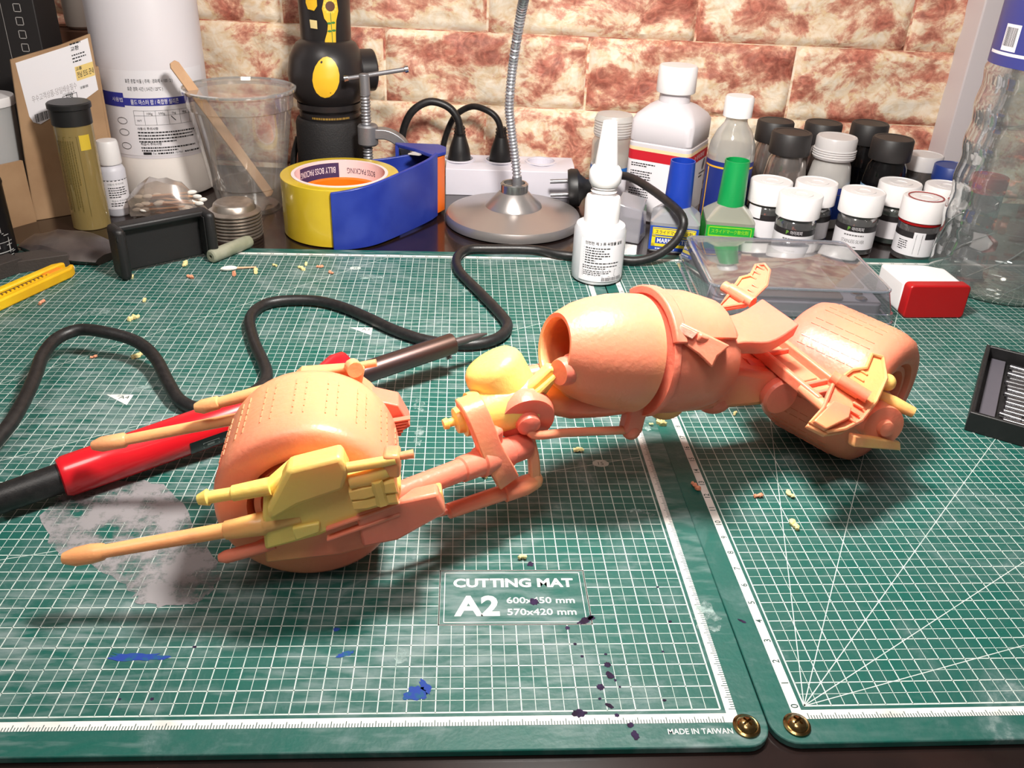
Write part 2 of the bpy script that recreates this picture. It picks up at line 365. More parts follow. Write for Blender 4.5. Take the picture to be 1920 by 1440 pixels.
for nm, x, y in (('A3', -15, 29.7), ('A4', -27.3, 21)):
    q = MB().add([(x, y, E0 + .003), (x - 1.5, y, E0 + .003), (x, y - 1.1, E0 + .003)], [(0, 1, 2)]); flat(q, 'size_mark', PRINTY, baseL)
    flat(MB().text(nm, x - .42, y - .45, .34, align='C', z=E0 + .006), 'size_lettering', TICK, baseL)
# paint stains that dried on the mat
def blob(m, x, y, rx, ry, rot=0, n=18, z=.012, jag=.22, seed=0):
    rnd = random.Random(seed or int(x * 917 + y * 313)); c, s = math.cos(rot), math.sin(rot)
    pts = []
    for i in range(n):
        k = 1 + rnd.uniform(-jag, jag); a = 2 * math.pi * i / n; px, py = rx * k * math.cos(a), ry * k * math.sin(a); pts.append((x + c * px - s * py, y + s * px + c * py, z))
    m.add(pts + [(x, y, z)], [(i, (i + 1) % n, n) for i in range(n)])
pur = MB()
for x, y, rx, ry, a in ((-4.25, 4.2, .34, .13, .5), (-4.0, 4.32, .14, .13, 0), (-6.2, 5.2, .2, .18, 0), (-5.0, -.1, .24, .17, 0), (-4.1, 1.0, .15, .13, 0), (-3.7, 2.0, .13, .12, 0), (-3.68, 1.52, .13, .17, .5), (-3.52, 1.3, .05, .06, 0), (-4.2, .5, .06, .05, 0), (-3.9, .2, .16, .09, -.6), (-5, 3.8, .1, .09, 0), (-4.8, 3, .07, .06, 0), (-4.6, 2.4, .06, .05, 0), (-3.3, -.6, .12, .1, 0), (-3.2, -1.0, .12, .2, .3), (-3.7, -.2, .08, .08, 0), (2.0, 4.1, .18, .06, -.6), (-3.7, 2.5, .06, .05, 0), (-3.4, 1, .05, .05, 0), (-.9, 4.1, .07, .06, 0), (-1.0, 6.0, .06, .05, 0), (-1.5, 2.6, .05, .05, 0), (-1.9, .4, .07, .05, 0), (-20.9, -.2 + .9, .05, .05, 0), (-19.8, .7, .06, .06, 0), (-19, 3.0, .07, .06, 0), (-6.2, 7.4, .13, .16, 0)):
    blob(pur, x, y, rx, ry, a)
flat(pur, 'purple_paint_spots', pm('dried_purple_paint', (34, 20, 40), .75, c2=(48, 34, 64), ns=300, spec=.15), baseL, label='dark purple dried paint drops', kind='stuff')
for x, y, rx, ry, a in ((-21.0, 2.55, 1.0, .2, -.02), (-10.7, .8, .42, .3, .2), (-10.4, 1.1, .16, .3, .5), (-13.9, 3.8, .13, .1, 0), (-13.4, 2.6, .3, .12, .4)):
    bl = MB(); blob(bl, x, y, rx, ry, a, 24, jag=.32); flat(bl, 'blue_paint_stain', pm('dried_blue_paint', (36, 62, 140), .7, c2=(30, 86, 110), ns=260, lo=.5, hi=.62, spec=.2), baseL, label='blue dried paint smear')
def patch_mat(name, col, thr, sc):
    m = pm(name, col, .7); nt = m.node_tree; b = nt.nodes['Principled BSDF']; L = nt.links.new
    tc = nt.nodes.new('ShaderNodeTexCoord'); n = nt.nodes.new('ShaderNodeTexNoise'); n.inputs['Scale'].default_value = sc; n.inputs['Detail'].default_value = 9; n.inputs['Roughness'].default_value = .7; L(tc.outputs['Object'], n.inputs['Vector'])
    r = nt.nodes.new('ShaderNodeMapRange'); r.inputs['From Min'].default_value = thr - .09; r.inputs['From Max'].default_value = thr + .07; r.inputs['To Max'].default_value = .86; L(n.outputs['Fac'], r.inputs['Value']); L(r.outputs[0], b.inputs['Alpha'])
    return m
pp = [(-27.9, 10.5), (-27.3, 12.4), (-25.2, 13.2), (-23.3, 12.8), (-21.5, 10.8), (-19.6, 8.0), (-19.0, 6.4), (-19.3, 5.4), (-20.3, 5.0), (-21.6, 5.2), (-22.2, 5.8), (-23.6, 6.9), (-26.3, 8.4)]
pp = [(p.x, p.y) for p in smoothpath([(*p, 0) for p in pp + pp[:1]], 5)][:-1]
rn = random.Random(5); pp = [(x + rn.uniform(-.14, .14), y + rn.uniform(-.14, .14)) for x, y in pp]; cx = sum(p[0] for p in pp) / len(pp); cy = sum(p[1] for p in pp) / len(pp)
flat(MB().add([(x, y, .014) for x, y in pp], [tuple(range(len(pp)))]), 'grey_primer_stain', patch_mat('dried_grey_primer', (146, 142, 144), .47, 60), baseL, label='large grey dried primer smear')
WPM = patch_mat('dried_white_paint', (150, 172, 168), .55, 120)
for x, y, rx, ry, a in ((-11.5, 20.1, .3, .7, .2), (-11.4, 17, .22, 1.1, 0), (-.9, 10.9, .35, .2, 0), (-.4, 10.7, .2, .12, 0), (.5, 18.9, .5, .16, .4), (.8, 18.2, .25, .6, .3), (.6, 4.3, .6, .7, 0), (-11.3, 2.5, .25, .35, 0), (-27, 21.5, 1.4, .5, .3), (-16, 38, .8, .4, 0), (-33, 31.5, 1.2, .5, .4), (-2, 36.5, .8, .25, .2), (-9, 36, .7, .5, 0)): wp = MB(); blob(wp, x, y, rx, ry, a, jag=.35); flat(wp, 'white_paint_stain', WPM, baseL, label='chalky white paint smear')
# screws at the mat corners
BRASS = pm('brass_screw', (168, 138, 92), .22, 1, c2=(120, 96, 60), ns=200)
for lab, x, y in (('brass screw with washer beside the MADE IN TAIWAN print', .72, -.72), ('brass screw with washer at the zero corner of the ruler', 2.5, -.70)):
    s = thing('screw', lab, 'screw', (x, y, 0))
    MB().lathe([(.3, 0), (.47, .02), (.47, .07), (.40, .11), (.3, .09)], n=28).build('washer', BRASS, s)
    h = MB().lathe([(.33, .05), (.36, .10), (.31, .2), (.18, .27), (.02, .29)], n=24).build('screw_head', BRASS, s)
    c = MB()
    for a in (35, 125): cut(h, MB().box((0, 0, .26), (.36, .08, .18), Matrix.Rotation(R(a), 4, 'Z')))
# ------------------------------------------------------------------ cast resin motorcycle model
def resin(name, c, c2, ns=14, lo=.38, hi=.66):
    return pm(name, c, .36, c2=c2, ns=ns, lo=lo, hi=hi, bump=(420, .22), sss=.32, sssr=(1, .32, .16), spec=.45, det=2)
PINK = resin('resin_salmon', (236, 120, 100), (238, 144, 112)); ORNG = resin('resin_peach', (238, 142, 110), (242, 178, 120)); YELO = resin('resin_yellow', (250, 216, 116), (244, 184, 112), lo=.46, hi=.72)
MIXR = resin('resin_mixed', (238, 134, 104), (243, 194, 112), lo=.46, hi=.66); ROSE = resin('resin_rose', (226, 102, 86), (233, 126, 102)); ORNY = resin('resin_apricot', (240, 168, 112), (247, 208, 116), lo=.42, hi=.6); ROSE = PINK
bike = thing('motorcycle_model', 'half-assembled salmon and yellow resin motorcycle model with two fat wheels', 'model', (-2.5, 13, 0))
def B(mb, name, mat, parent=None, **k): return mb.build(name, mat, parent or bike, world=True, **k)
V = Vector
# ---- wheels
def wheel(c, r, w, ang, tilt, m_tyre, m_hub, ribs, k=1.0, rh=.05):
    a = V((math.cos(R(ang)) * math.cos(R(tilt)), math.sin(R(ang)) * math.cos(R(tilt)), math.sin(R(tilt)))); F = frame(c, a, V((0, 0, 1)))
    h = w / 2; e = .75
    prof = [(.9, -h + .9), (r - 1.5, -h + .7), (r - 1.35, -h + .1), (r - 1.0, -h), (r - .55 * k, -h + .12 * k), (r - .2 * k, -h + .4 * k), (r - .04, -h + .9 * k), (r, -h + 1.4 * k), (r, h - 1.4 * k), (r - .04, h - .9 * k), (r - .2 * k, h - .4 * k), (r - .55 * k, h - .12 * k), (r - 1.0, h), (r - 1.35, h - .1), (r - 1.5, h - .7), (.9, h - .9)]
    ty = B(MB().lathe(prof, F, 72), 'wheel', m_tyre, smooth=50)
    B(MB().lathe([(r - 1.52, h - .75), (r - 1.60, h - .3), (r - 1.85, h - .3), (r - 1.95, h - .8)], F, 48, caps=False), 'rim_ring', m_hub, ty)
    B(MB().lathe([(.2, -h + .2), (.75, -h + .3), (.75, h - .5), (.55, h - .2), (.2, h - .1)], F, 28), 'hub', m_hub, ty)
    m = MB(); rnd = random.Random(4)
    for i in range(54):
        t = 2 * math.pi * i / 54
        if i % 3 == 2: continue
        for k in range(ribs):
            z0 = -h + 1.15 + (w - 2.3) * k / ribs; l = (w - 2.3) / ribs * rnd.uniform(.72, .86)
            m.box((0, 0, 0), (rh, .05, l), F @ Matrix.Rotation(t, 4, 'Z') @ Matrix.Translation((r, 0, z0 + l / 2)))
    B(m, 'tread_ribs', m_tyre, ty, kind='stuff', smooth=0)
    return ty, F, a
fw, FF, fa = wheel((-15.4, 9.0, 3.66), 3.64, 5.0, -85, 0, resin('resin_coral', (238, 132, 106), (241, 164, 118)), MIXR, 6, .6, .07)
rw, RF, ra = wheel((10.35, 17.15, 3.58), 3.58, 5.5, -50, -4, PINK, ROSE, 6)
# ---- front covers on both sides of the front wheel
def slab(pts, n, th, back=0):
    n = V(n).normalized(); a = [V(p) - n * back for p in pts]; b = [V(p) + n * (th - back) for p in pts]; k = len(pts)
    return MB().add(a + b, [tuple(range(k - 1, -1, -1)), tuple(range(k, 2 * k))] + [(i, (i + 1) % k, k + (i + 1) % k, k + i) for i in range(k)])
cover = [(-16.51, 5.89, 5.36), (-15.61, 5.97, 6.21), (-14.93, 6.03, 6.31), (-13.66, 6.14, 6.53), (-13.3, 6.17, 5.78), (-11.81, 6.3, 5.6), (-11.48, 6.33, 5.37), (-11.54, 6.33, 4.72), (-14.64, 6.05, 3.2), (-16.7, 5.87, 2.64), (-16.68, 5.88, 3.99)]
cv = B(slab(cover, fa, 1.0, .35), 'front_cover', YELO, bev=.14)
B(slab([(-15.44, 5.18, 6.61), (-13.53, 5.35, 7.08), (-13.30, 5.36, 6.4), (-13.5, 5.35, 5.60), (-15.15, 5.21, 5.0), (-16.27, 5.11, 4.3), (-16.3, 5.11, 4.9)], fa, 1.0, .75), 'cover_hump', YELO, cv, bev=.18)
B(slab([(-16.8, 5.97, 2.88), (-14.65, 6.15, 3.38), (-9.95, 6.57, 4.7), (-9.8, 6.58, 3.7), (-11.7, 6.41, 2.5), (-13.92, 6.22, 1.85), (-16.81, 5.97, 1.67)], fa, .7, .35), 'lower_cover', MIXR, bev=.1)
ab = B(slab([(-13.2, 5.9, 4.2), (-11.82, 6.0, 4.67), (-10.1, 6.15, 5.0), (-9.79, 6.18, 4.02), (-11.66, 6.01, 2.84), (-13.0, 5.9, 2.6)], fa, .75, .3), 'arm_block', ROSE, bev=.12)
for dz in (.12, -.38): B(slab([(-14.3, 5.45, 3.55 + dz), (-11.5, 5.72, 4.6 + dz), (-11.5, 5.72, 4.45 + dz), (-14.3, 5.45, 3.4 + dz)], fa, .3, .1), 'slot_rail', PINK, ab, bev=.05)
B(slab([(-15.54, 5.37, 3.77), (-14.51, 5.46, 3.95), (-14.54, 5.46, 3.51), (-15.45, 5.38, 3.17)], fa, .3, .1), 'cover_lug', YELO, cv, bev=.06)
# ridges of the casting around the hub of the cover
m = MB().tube([(-13.3, 5.5, 5.75), (-12.6, 5.55, 5.9), (-11.9, 5.6, 6.2)], [.32, .34, .3], 12); B(m, 'cover_pipe', YELO, cv)
m = MB().tube([(-13.35, 5.35, 6.45), (-12.2, 5.45, 6.62), (-11.6, 5.5, 6.72)], .2, 10); B(m, 'cover_pipe', YELO, cv)
m = MB()
for p, q, r in (((-13.3, 5.5, 5.2), (-11.6, 5.6, 5.6), .42), ((-13.2, 5.4, 4.8), (-11.6, 5.55, 5.1), .36), ((-12.3, 5.3, 5.9), (-12.1, 5.3, 4.9), .26)): m.tube([p, V(p).lerp(V(q), .3), V(p).lerp(V(q), .65), q], [r * .8, r, r * .85, r * 1.05], 7)
B(m, 'cover_casting', YELO, cv, kind='stuff')
B(MB().box((-11.75, 5.75, 6.45), (.62, .8, 1.0), None), 'cover_block', MIXR, cv, bev=.12)
B(MB().cyl((-11.5, 5.7, 6.72), (-10.95, 5.75, 6.8), .15, .18, 10), 'cover_pin', ORNG, cv)
# rods that point forward from the cover
def rod(name, pts, rs, mat, n=12): return B(MB().tube(pts, rs, n), name, mat, smooth=45)
rod('front_rod', [(-18.8, 5.2, 5.1), (-18.45, 5.22, 5.2), (-18.4, 5.22, 5.2), (-17.6, 5.28, 5.32), (-17.55, 5.28, 5.33), (-16.2, 5.4, 5.58)], [.2, .32, .24, .24, .3, .34], YELO)
rod('front_rod', [(-24.05, 5.0, 2.5), (-23.6, 5.02, 2.56), (-23.0, 5.06, 2.68), (-22.6, 5.1, 2.74), (-22.5, 5.1, 2.76), (-18.1, 5.4, 3.5), (-18.05, 5.4, 3.5), (-16.6, 5.5, 3.76), (-16.5, 5.5, 3.78), (-15.2, 5.5, 4.05)], [.22, .36, .38, .33, .26, .3, .36, .46, .38, .2], ORNY)
rod('front_rod', [(-18.45, 5.4, 2.15), (-18.2, 5.4, 2.2), (-17.0, 5.55, 2.5), (-16.4, 5.7, 2.7)], [.16, .26, .26, .3], PINK)
rod('front_rod', [(-25.4, 11.6, 3.05), (-25.0, 11.62, 3.12), (-24.0, 11.7, 3.3), (-23.9, 11.7, 3.32), (-19.6, 11.9, 4.2), (-18.0, 11.95, 4.5)], [.2, .34, .34, .24, .26, .3], ORNG)
rod('front_rod', [(-20.7, 11.6, 5.05), (-20.4, 11.62, 5.1), (-19.7, 11.66, 5.3), (-19.65, 11.66, 5.3), (-17.6, 11.8, 5.85)], [.2, .32, .3, .24, .3], ORNG)
B(slab([(-17.6, 12.2, 5.2), (-16.2, 12.35, 6.5), (-14.3, 12.5, 6.6), (-13.2, 12.5, 5.6), (-12.4, 12.6, 4.4), (-14.5, 12.4, 3.0), (-17.2, 12.2, 3.0)], fa, .9, .6), 'rear_cover', ORNG, bev=.15)
gb = B(slab([(-13.8, 12.3, 5.7), (-12.0, 12.3, 5.25), (-11.5, 12.4, 4.1), (-12.6, 12.3, 3.4), (-14.2, 12.2, 3.8)], fa, 1.2, .5), 'arm_block', PINK, bev=.06)
for i in range(6): B(slab([(-13.0 + .02 * i, 11.3, 3.75 + .16 * i), (-11.85 + .08 * i, 11.45, 3.95 + .16 * i), (-11.85 + .08 * i, 11.45, 4.02 + .16 * i), (-13.0 + .02 * i, 11.3, 3.82 + .16 * i)], fa, .3, .05), 'groove_rib', ROSE, gb)
lv = B(MB().box((0, 0, 0), (.55, .5, 1.2), Matrix.Translation((-13.75, 12.1, 6.45)) @ Matrix.Rotation(R(12), 4, 'Y')), 'rear_lever', ORNG, bev=.12)
B(MB().cyl((-15.6, 12.1, 6.5), (-12.9, 12.2, 7.05), .17, .17, 10), 'lever_pin', ORNG, lv)
B(MB().cyl((-13.95, 12.15, 6.9), (-13.75, 11.7, 6.95), .36, .36, 14), 'lever_cap', ORNG, lv)
# ---- fork
d = V((-11.5, 6.35, 4.55)) - V((-6.35, 10.5, 4.0))
def fk(t): return V((-6.35, 10.5, 4.0)) + d * t
fork = B(MB().tube([fk(0), fk(.02), fk(.16), fk(.17), fk(.4), fk(.41), fk(.55), fk(.56), fk(1.08)], [.5, .6, .6, .66, .66, .56, .54, .47, .46], 20), 'fork_tube', PINK, smooth=40)
B(MB().box((0, 0, 0), (1.1, .6, 1.5), Matrix.Translation((-8.0, 9.7, 4.7)) @ Matrix.Rotation(R(-40), 4, 'Z')), 'fork_clamp', ROSE, fork, bev=.15)
def band(pts, wid, th, wdir):
    m = MB(); wdir = V(wdir).normalized(); rings = []
    P = smoothpath(pts, 4)
    for i, p in enumerate(P):
        t = (P[min(i + 1, len(P) - 1)] - P[max(i - 1, 0)]).normalized(); wv = (wdir - t * wdir.dot(t)).normalized(); nv = t.cross(wv)
        rings.append([p + wv * wid / 2 + nv * th / 2, p - wv * wid / 2 + nv * th / 2, p - wv * wid / 2 - nv * th / 2, p + wv * wid / 2 - nv * th / 2])
    return m.loft(rings)
B(band([(-9.0, 10.3, 6.4), (-8.72, 9.5, 6.45), (-8.35, 9.1, 5.75), (-7.95, 8.9, 4.7), (-7.45, 8.9, 3.75), (-7.2, 9.1, 3.1)], 1.0, .42, (1, .55, .2)), 'clamp_strap', MIXR, bev=.07)
lk = B(band([(-6.3, 10.4, 4.5), (-6.05, 10.2, 3.5), (-5.95, 10.2, 2.5), (-6.0, 10.2, 2.0)], .5, .4, (1, .3, 0)), 'link_plate', ORNG, bev=.1)
B(MB().sphere((-5.9, 10.2, 2.3), (.35, .35, .42)), 'link_joint', ORNG, lk)
dm = B(MB().tube([(-5.95, 10.2, 2.25), (-6.4, 9.95, 2.2), (-7.3, 9.5, 2.15), (-7.35, 9.5, 2.15), (-9.7, 8.3, 2.1), (-9.75, 8.28, 2.1), (-10.3, 8.0, 2.1), (-12.2, 7.0, 2.2)], [.4, .46, .44, .36, .34, .14, .12, .12], 12), 'damper', MIXR)
# ---- steering head
hd = B(MB().lathe([(1.3, -.4), (1.36, .5), (1.38, 2.1), (1.3, 2.4), (1.1, 2.62), (.6, 2.75), (.05, 2.78)], frame((-6.75, 11.7, 5.1), (-.5, .12, .86)), 36), 'steering_head', YELO)
B(MB().lathe([(1.15, -1.0), (1.05, .6), (.95, 1.2), (1.05, 1.25), (1.05, 1.7), (.8, 1.72), (.78, 2.1), (.6, 2.12), (.55, 2.4), (.2, 2.45), (.18, 2.7), (.26, 2.75), (.22, 2.95)], frame((-7.2, 11.1, 5.6), (-.93, -.33, -.12)), 28), 'head_stub', YELO, hd)
B(MB().lathe([(1.25, -.5), (1.3, 0), (1.22, .28), (.55, .3), (.5, .6), (.3, .75)], frame((-6.45, 10.6, 5.35), (.22, -.95, -.2)), 36), 'head_disc', PINK, hd)
bd = B(slab([(-7.11, 10.66, 6.21), (-6.17, 10.96, 6.91), (-5.5, 11.16, 7.58), (-5.07, 11.3, 7.38), (-5.09, 11.29, 6.99), (-5.87, 11.05, 5.74), (-6.45, 10.87, 5.5)], (.3, -.954, 0), .55, .4), 'head_blade', YELO, hd, bev=.14)
B(MB().tube([(-6.6, 10.62, 6.1), (-5.9, 10.8, 6.55), (-5.25, 11.0, 7.15)], [.14, .16, .12], 8), 'blade_rib', YELO, hd)
tr = B(MB().tube(smoothpath([(-6.5, 10.4, 5.2), (-6.3, 10.1, 4.95), (-5.9, 10.1, 4.75), (-4.5, 10.7, 4.5), (-1.6, 12.0, 3.8)], 5), [.22] * 2 + [.2] * 19, 12), 'tie_rod', ORNG)
B(MB().sphere((-1.45, 12.05, 3.75), .44), 'ball_joint', PINK, tr)
# ---- tank, an open barrel
T0 = V((-5.35, 12.05, 8.0)); T1 = V((-1.55, 13.3, 7.1)); ax = (T1 - T0).normalized(); TF = frame(T0, ax, V((0, 0, 1))); TL = (T1 - T0).length
outer = [(1.32, .15), (1.5, .12), (1.72, .45), (2.05, 1.0), (2.32, 1.7), (2.52, 2.5), (2.64, 3.3), (2.68, TL)]
tank = B(MB().lathe(outer + [(2.4, TL), (2.3, 3.0), (2.0, 1.7), (1.5, .8), (1.25, .4)], TF, 56, closed=True), 'tank', ORNG, smooth=50)
# scalloped lip at the mouth of the tank
tl = B(MB().lathe([(.55, -.35), (.62, -.1), (.62, .3), (.7, .35), (.7, .75), (.5, .9)], frame((-4.85, 11.0, 7.4), (.75, .5, -.1)), 20), 'tank_plug', PINK, tank)
# inner core that shows red in the slot
B(MB().lathe([(2.1, 0), (2.1, 2.2)], frame(T1 - ax * .9, ax), 32), 'core', PINK)
# ---- body shell
B0 = V((-1.15, 13.43, 7.0)); B1 = V((2.7, 14.65, 6.35)); bx = (B1 - B0).normalized(); BF = frame(B0, bx, V((0, 0, 1)))
body = B(MB().lathe([(2.45, 0), (2.82, 0), (2.88, .12), (2.86, .3), (2.74, .36), (2.72, 1.5), (2.62, 2.6), (2.4, 3.5), (2.1, 4.0), (.4, 4.1)], BF, 56), 'body_shell', PINK, smooth=40)
m = MB()
for a0 in range(-4, 5):
    pass
def arcband(F, r, z0, z1, th, a0, a1, n=14):
    rings = []
    for i in range(n + 1):
        a = R(a0 + (a1 - a0) * i / n); c, s = math.cos(a), math.sin(a)
        rings.append([(r * c, r * s, z0), ((r + th) * c, (r + th) * s, z0), ((r + th) * c, (r + th) * s, z1), (r * c, r * s, z1)])
    return MB().loft(rings, F)
B(arcband(BF, 2.7, -.05, .5, .42, -44, 55), 'body_flange', PINK, body, bev=.07)
rg_ = []
for i in range(15):
    t = i / 14; row = []
    for zz, a0, a1, rr in ((.5, -40, 50, 2.98), (2.0, -50, 50, 2.95), (3.5, -60, 48, 2.62), (3.5, -60, 48, 2.2), (.5, -40, 50, 2.5)):
        a = R(a0 + (a1 - a0) * t); row.append((rr * math.cos(a), rr * math.sin(a), zz))
    rg_.append(row)
B(MB().loft(rg_, BF), 'top_panel', PINK, body, bev=.06)
# side wedge on the body
wd = B(slab([(0.11, 12.12, 9.26), (1.42, 11.55, 8.83), (2.13, 11.24, 8.59), (1.64, 11.13, 8.13), (1.43, 10.93, 7.67), (0.88, 11.3, 8.1), (-0.17, 11.86, 8.65)], (-.22, -.86, .46), 2.1, 1.75), 'side_wedge', PINK, body, bev=.08)
B(slab([(0.02, 11.66, 9.36), (0.72, 11.35, 9.12), (0.5, 11.26, 8.85), (-.1, 11.52, 9.06)], (-.22, -.86, .46), .16, .12), 'wedge_plate', pm('resin_scar', (238, 176, 160), .3, c2=(226, 150, 130), ns=120, bump=(400, .6), sss=.2), wd, bev=.04)
B(MB().box((0, 0, 0), (.5, .4, .4), Matrix.Translation((.95, 11.4, 8.85)) @ Matrix.Rotation(R(25), 4, 'Y')), 'wedge_lug', ROSE, wd, bev=.1)
B(MB().add([(2.4, 12.2, 7.4), (3.3, 12.9, 7.1), (3.0, 12.7, 5.6), (2.1, 12.1, 5.4), (2.4, 13.8, 7.8), (3.4, 14.0, 7.4), (3.0, 14.0, 5.5), (2.2, 13.9, 5.4)], [(0, 1, 2, 3), (7, 6, 5, 4), (0, 4, 5, 1), (1, 5, 6, 2), (2, 6, 7, 3), (3, 7, 4, 0)]), 'tail_cone', MIXR, body, bev=.08)
# ---- arm that carries the ball joint
B(band([(-1.1, 12.6, 6.4), (-1.2, 12.3, 5.4), (-1.4, 12.15, 4.4), (-1.5, 12.05, 3.7)], .95, .7, (1, .3, 0)), 'steering_arm', ROSE, bev=.14)
# ---- belly
m = MB(); rings = []
for p, rx, rz in (((-6.3, 11.9, 5.45), .25, .25), ((-5.6, 12.1, 5.3), .8, .55), ((-4.6, 12.4, 5.15), 1.15, .75), ((-3.3, 12.8, 5.1), 1.35, .8), ((-1.8, 13.3, 5.0), 1.4, .75), ((0, 13.8, 4.7), 1.4, .75), ((2, 14.5, 4.4), 1.3, .7), ((3.2, 14.9, 4.3), .9, .5)):
    rings.append([V(p) + V((-.2995, .954, 0)) * rx * math.cos(t * math.pi / 8) + V((0, 0, 1)) * rz * math.sin(t * math.pi / 8) for t in range(16)])
be = B(m.loft(rings), 'belly_frame', MIXR)
for p, r in (((.35, 13.75, 4.35), 1.05), ((2.95, 14.6, 4.05), .95)): B(MB().sphere(p, (r, r, r * .85)), 'belly_bump', MIXR if r > 1 else ROSE, be)
B(MB().tube([(-7.2, 12.6, 6.0), (-5.5, 12.9, 6.2), (-3.5, 13.2, 6.0)], [.45, .5, .5], 12), 'frame_tube', PINK)
B(MB().tube([(-5.2, 11.6, 6.8), (-4.6, 11.7, 6.0), (-3.9, 11.9, 5.4)], [.22, .2, .22], 10), 'frame_brace', MIXR)
# ---- swing arm with pivots
sa = B(MB().add([(1.5, 13.3, 6.6), (1.5, 13.3, 3.9), (1.2, 15.6, 3.9), (1.2, 15.6, 6.6), (6.5, 14.6, 5.15), (6.4, 14.6, 3.6), (5.9, 16.9, 3.6), (5.9, 16.9, 5.3)], [(0, 1, 2, 3), (4, 7, 6, 5), (0, 4, 5, 1), (1, 5, 6, 2), (2, 6, 7, 3), (3, 7, 4, 0)]), 'swing_arm', MIXR, bev=.3)
B(MB().lathe([(.6, -.4), (.92, 0), (.95, .35), (.85, .5), (.1, .52)], frame((6.0, 14.5, 4.35), (.3, -.95, -.05)), 32), 'pivot', ROSE, sa)
B(MB().tube([(4.4, 15.2, 5.0), (6.4, 15.9, 4.6), (8.0, 16.4, 4.0)], [.8, .7, .6], 14), 'swing_tube', ROSE, sa)
# ---- seat: curved pad
m = MB(); rings = []
for i in range(9):
    t = i / 8; o = V((2.5, 13.6, 7.75)) + (V((5.95, 15.75, 7.95)) - V((2.5, 13.6, 7.75))) * t; o.z += .22 * math.cos(t * 5.2) + .1
    wv = V((.42, -.9, -.1)).normalized() * (1.0 + .28 * min(1, t * 2.2)); rings.append([o + wv, o - wv, o - wv - V((0, 0, .55)), o + wv * .85 - V((0, 0, .75))])
st = B(m.loft(rings), 'seat', PINK, bev=.08)
B(MB().add([(1.6, 13.2, 8.9), (3.0, 13.0, 7.9), (3.2, 14.9, 8.1), (1.6, 15.2, 9.0), (1.8, 13.2, 7.0), (3.2, 13.2, 7.0), (3.2, 15, 7.0), (1.8, 15.1, 7.0)], [(0, 1, 2, 3), (7, 6, 5, 4), (0, 4, 5, 1), (1, 5, 6, 2), (2, 6, 7, 3), (3, 7, 4, 0)]), 'seat_cowl', PINK, st, bev=.12)
# ---- cross channel under the seat with foot plates at its ends
a_ = V((.643, -.766, -.26)).normalized(); hdg = V((-.766, -.643, 0)); CF = V((5.3, 18.4, 5.9)); upv = V((0, 0, 1))
CE = V((7.4, 13.0, 5.4)); cd = (CE - CF).normalized(); cl = (CE - CF).length; side = cd.cross(upv).normalized(); cup = side.cross(cd)
CM = Matrix((side, cd, cup)).transposed().to_4x4(); CM.translation = CF
ch = B(MB().box((0, cl / 2, -.15), (1.5, cl, .25), CM), 'cross_channel', ORNG, bev=.06)
for sx, l0, l1 in ((-.85, 0, cl), (.85, .8, cl + .9)): B(MB().box((sx, (l0 + l1) / 2, .12), (.28, l1 - l0, .62), CM), 'channel_rail', MIXR, ch, bev=.08)
for k in (2.6, 5.4, 6.1): B(MB().box((0, k, .06), (1.5, .16, .3), CM), 'channel_rib', PINK, ch, bev=.04)
B(MB().box((0, 4.2, -.02), (1.1, 1.6, .15), CM), 'channel_pad', ORNG, ch, bev=.05)
B(MB().cyl(CM @ V((.85, cl - .3, .1)), CM @ V((.85, cl + 1.5, .1)), .26, .3, 12), 'channel_peg', ORNG, ch)
pn = V((.08, -.5, .86))
def footplate(pts, pad, peg, mat):
    p = B(slab(pts, pn, .3, .15), 'foot_plate', mat, bev=.08)
    c = sum((V(q) for q in pts), V()) / len(pts)
    m = MB(); ring = [V(q) + (c - V(q)) * .06 + pn * .22 for q in pts]; m.tube(ring + ring[:2], .09, 6); B(m, 'plate_rim', mat, p)
    if pad: B(slab(pad, pn, .28), 'toe_pad', mat, p, bev=.06)
    for q in range(2): 
        o = V((0, 0, .02)) + (V((-.643, .766, 0)) * .32 * (q - .5) * 1.2)
        B(MB().cyl(V(peg[0]) + o, V(peg[1]) + o, .3, .3, 14), 'foot_peg', mat, p)
    dirv = (V(pts[0]) - V(pts[6] if len(pts) > 8 else pts[4])).normalized()
    for i in range(7):
        o = c + dirv * (-1.3 + .45 * i) + a_ * (.45 if i < 4 else -.1) + pn * .18
        B(MB().box((0, 0, 0), (.12, .5, .12), frame(o, pn, dirv)), 'plate_tread', mat, p, bev=.03)
    return p
near = [(9.98, 14.13, 6.71), (10.53, 14.03, 6.61), (10.37, 12.97, 6.01), (9.47, 11.79, 5.41), (8.46, 10.83, 4.95), (7.51, 10.36, 4.77), (6.65, 10.17, 4.74), (5.86, 10.51, 5.00), (6.70, 11.23, 5.34), (7.49, 12.41, 5.95), (8.68, 13.22, 6.31), (9.47, 13.41, 6.34)]
footplate(near, [(6.08, 10.46, 5.22), (7.26, 11.43, 5.67), (8.01, 11.16, 5.47), (7.76, 10.70, 5.22), (6.57, 10.14, 5.00)], ((7.69, 12.46, 6.37), (8.79, 11.66, 5.92)), MIXR)
far = [(6.53, 21.65, 8.0), (7.02, 21.65, 8.07), (7.17, 21.12, 7.92), (6.7, 19.96, 7.49), (5.41, 18.78, 6.94), (3.75, 18.66, 6.67), (4.48, 19.51, 7.04), (5.47, 20.77, 7.58), (6.06, 20.88, 7.69)]
footplate(far, None, ((4.6, 19.9, 7.5), (5.5, 18.7, 7.25)), MIXR)
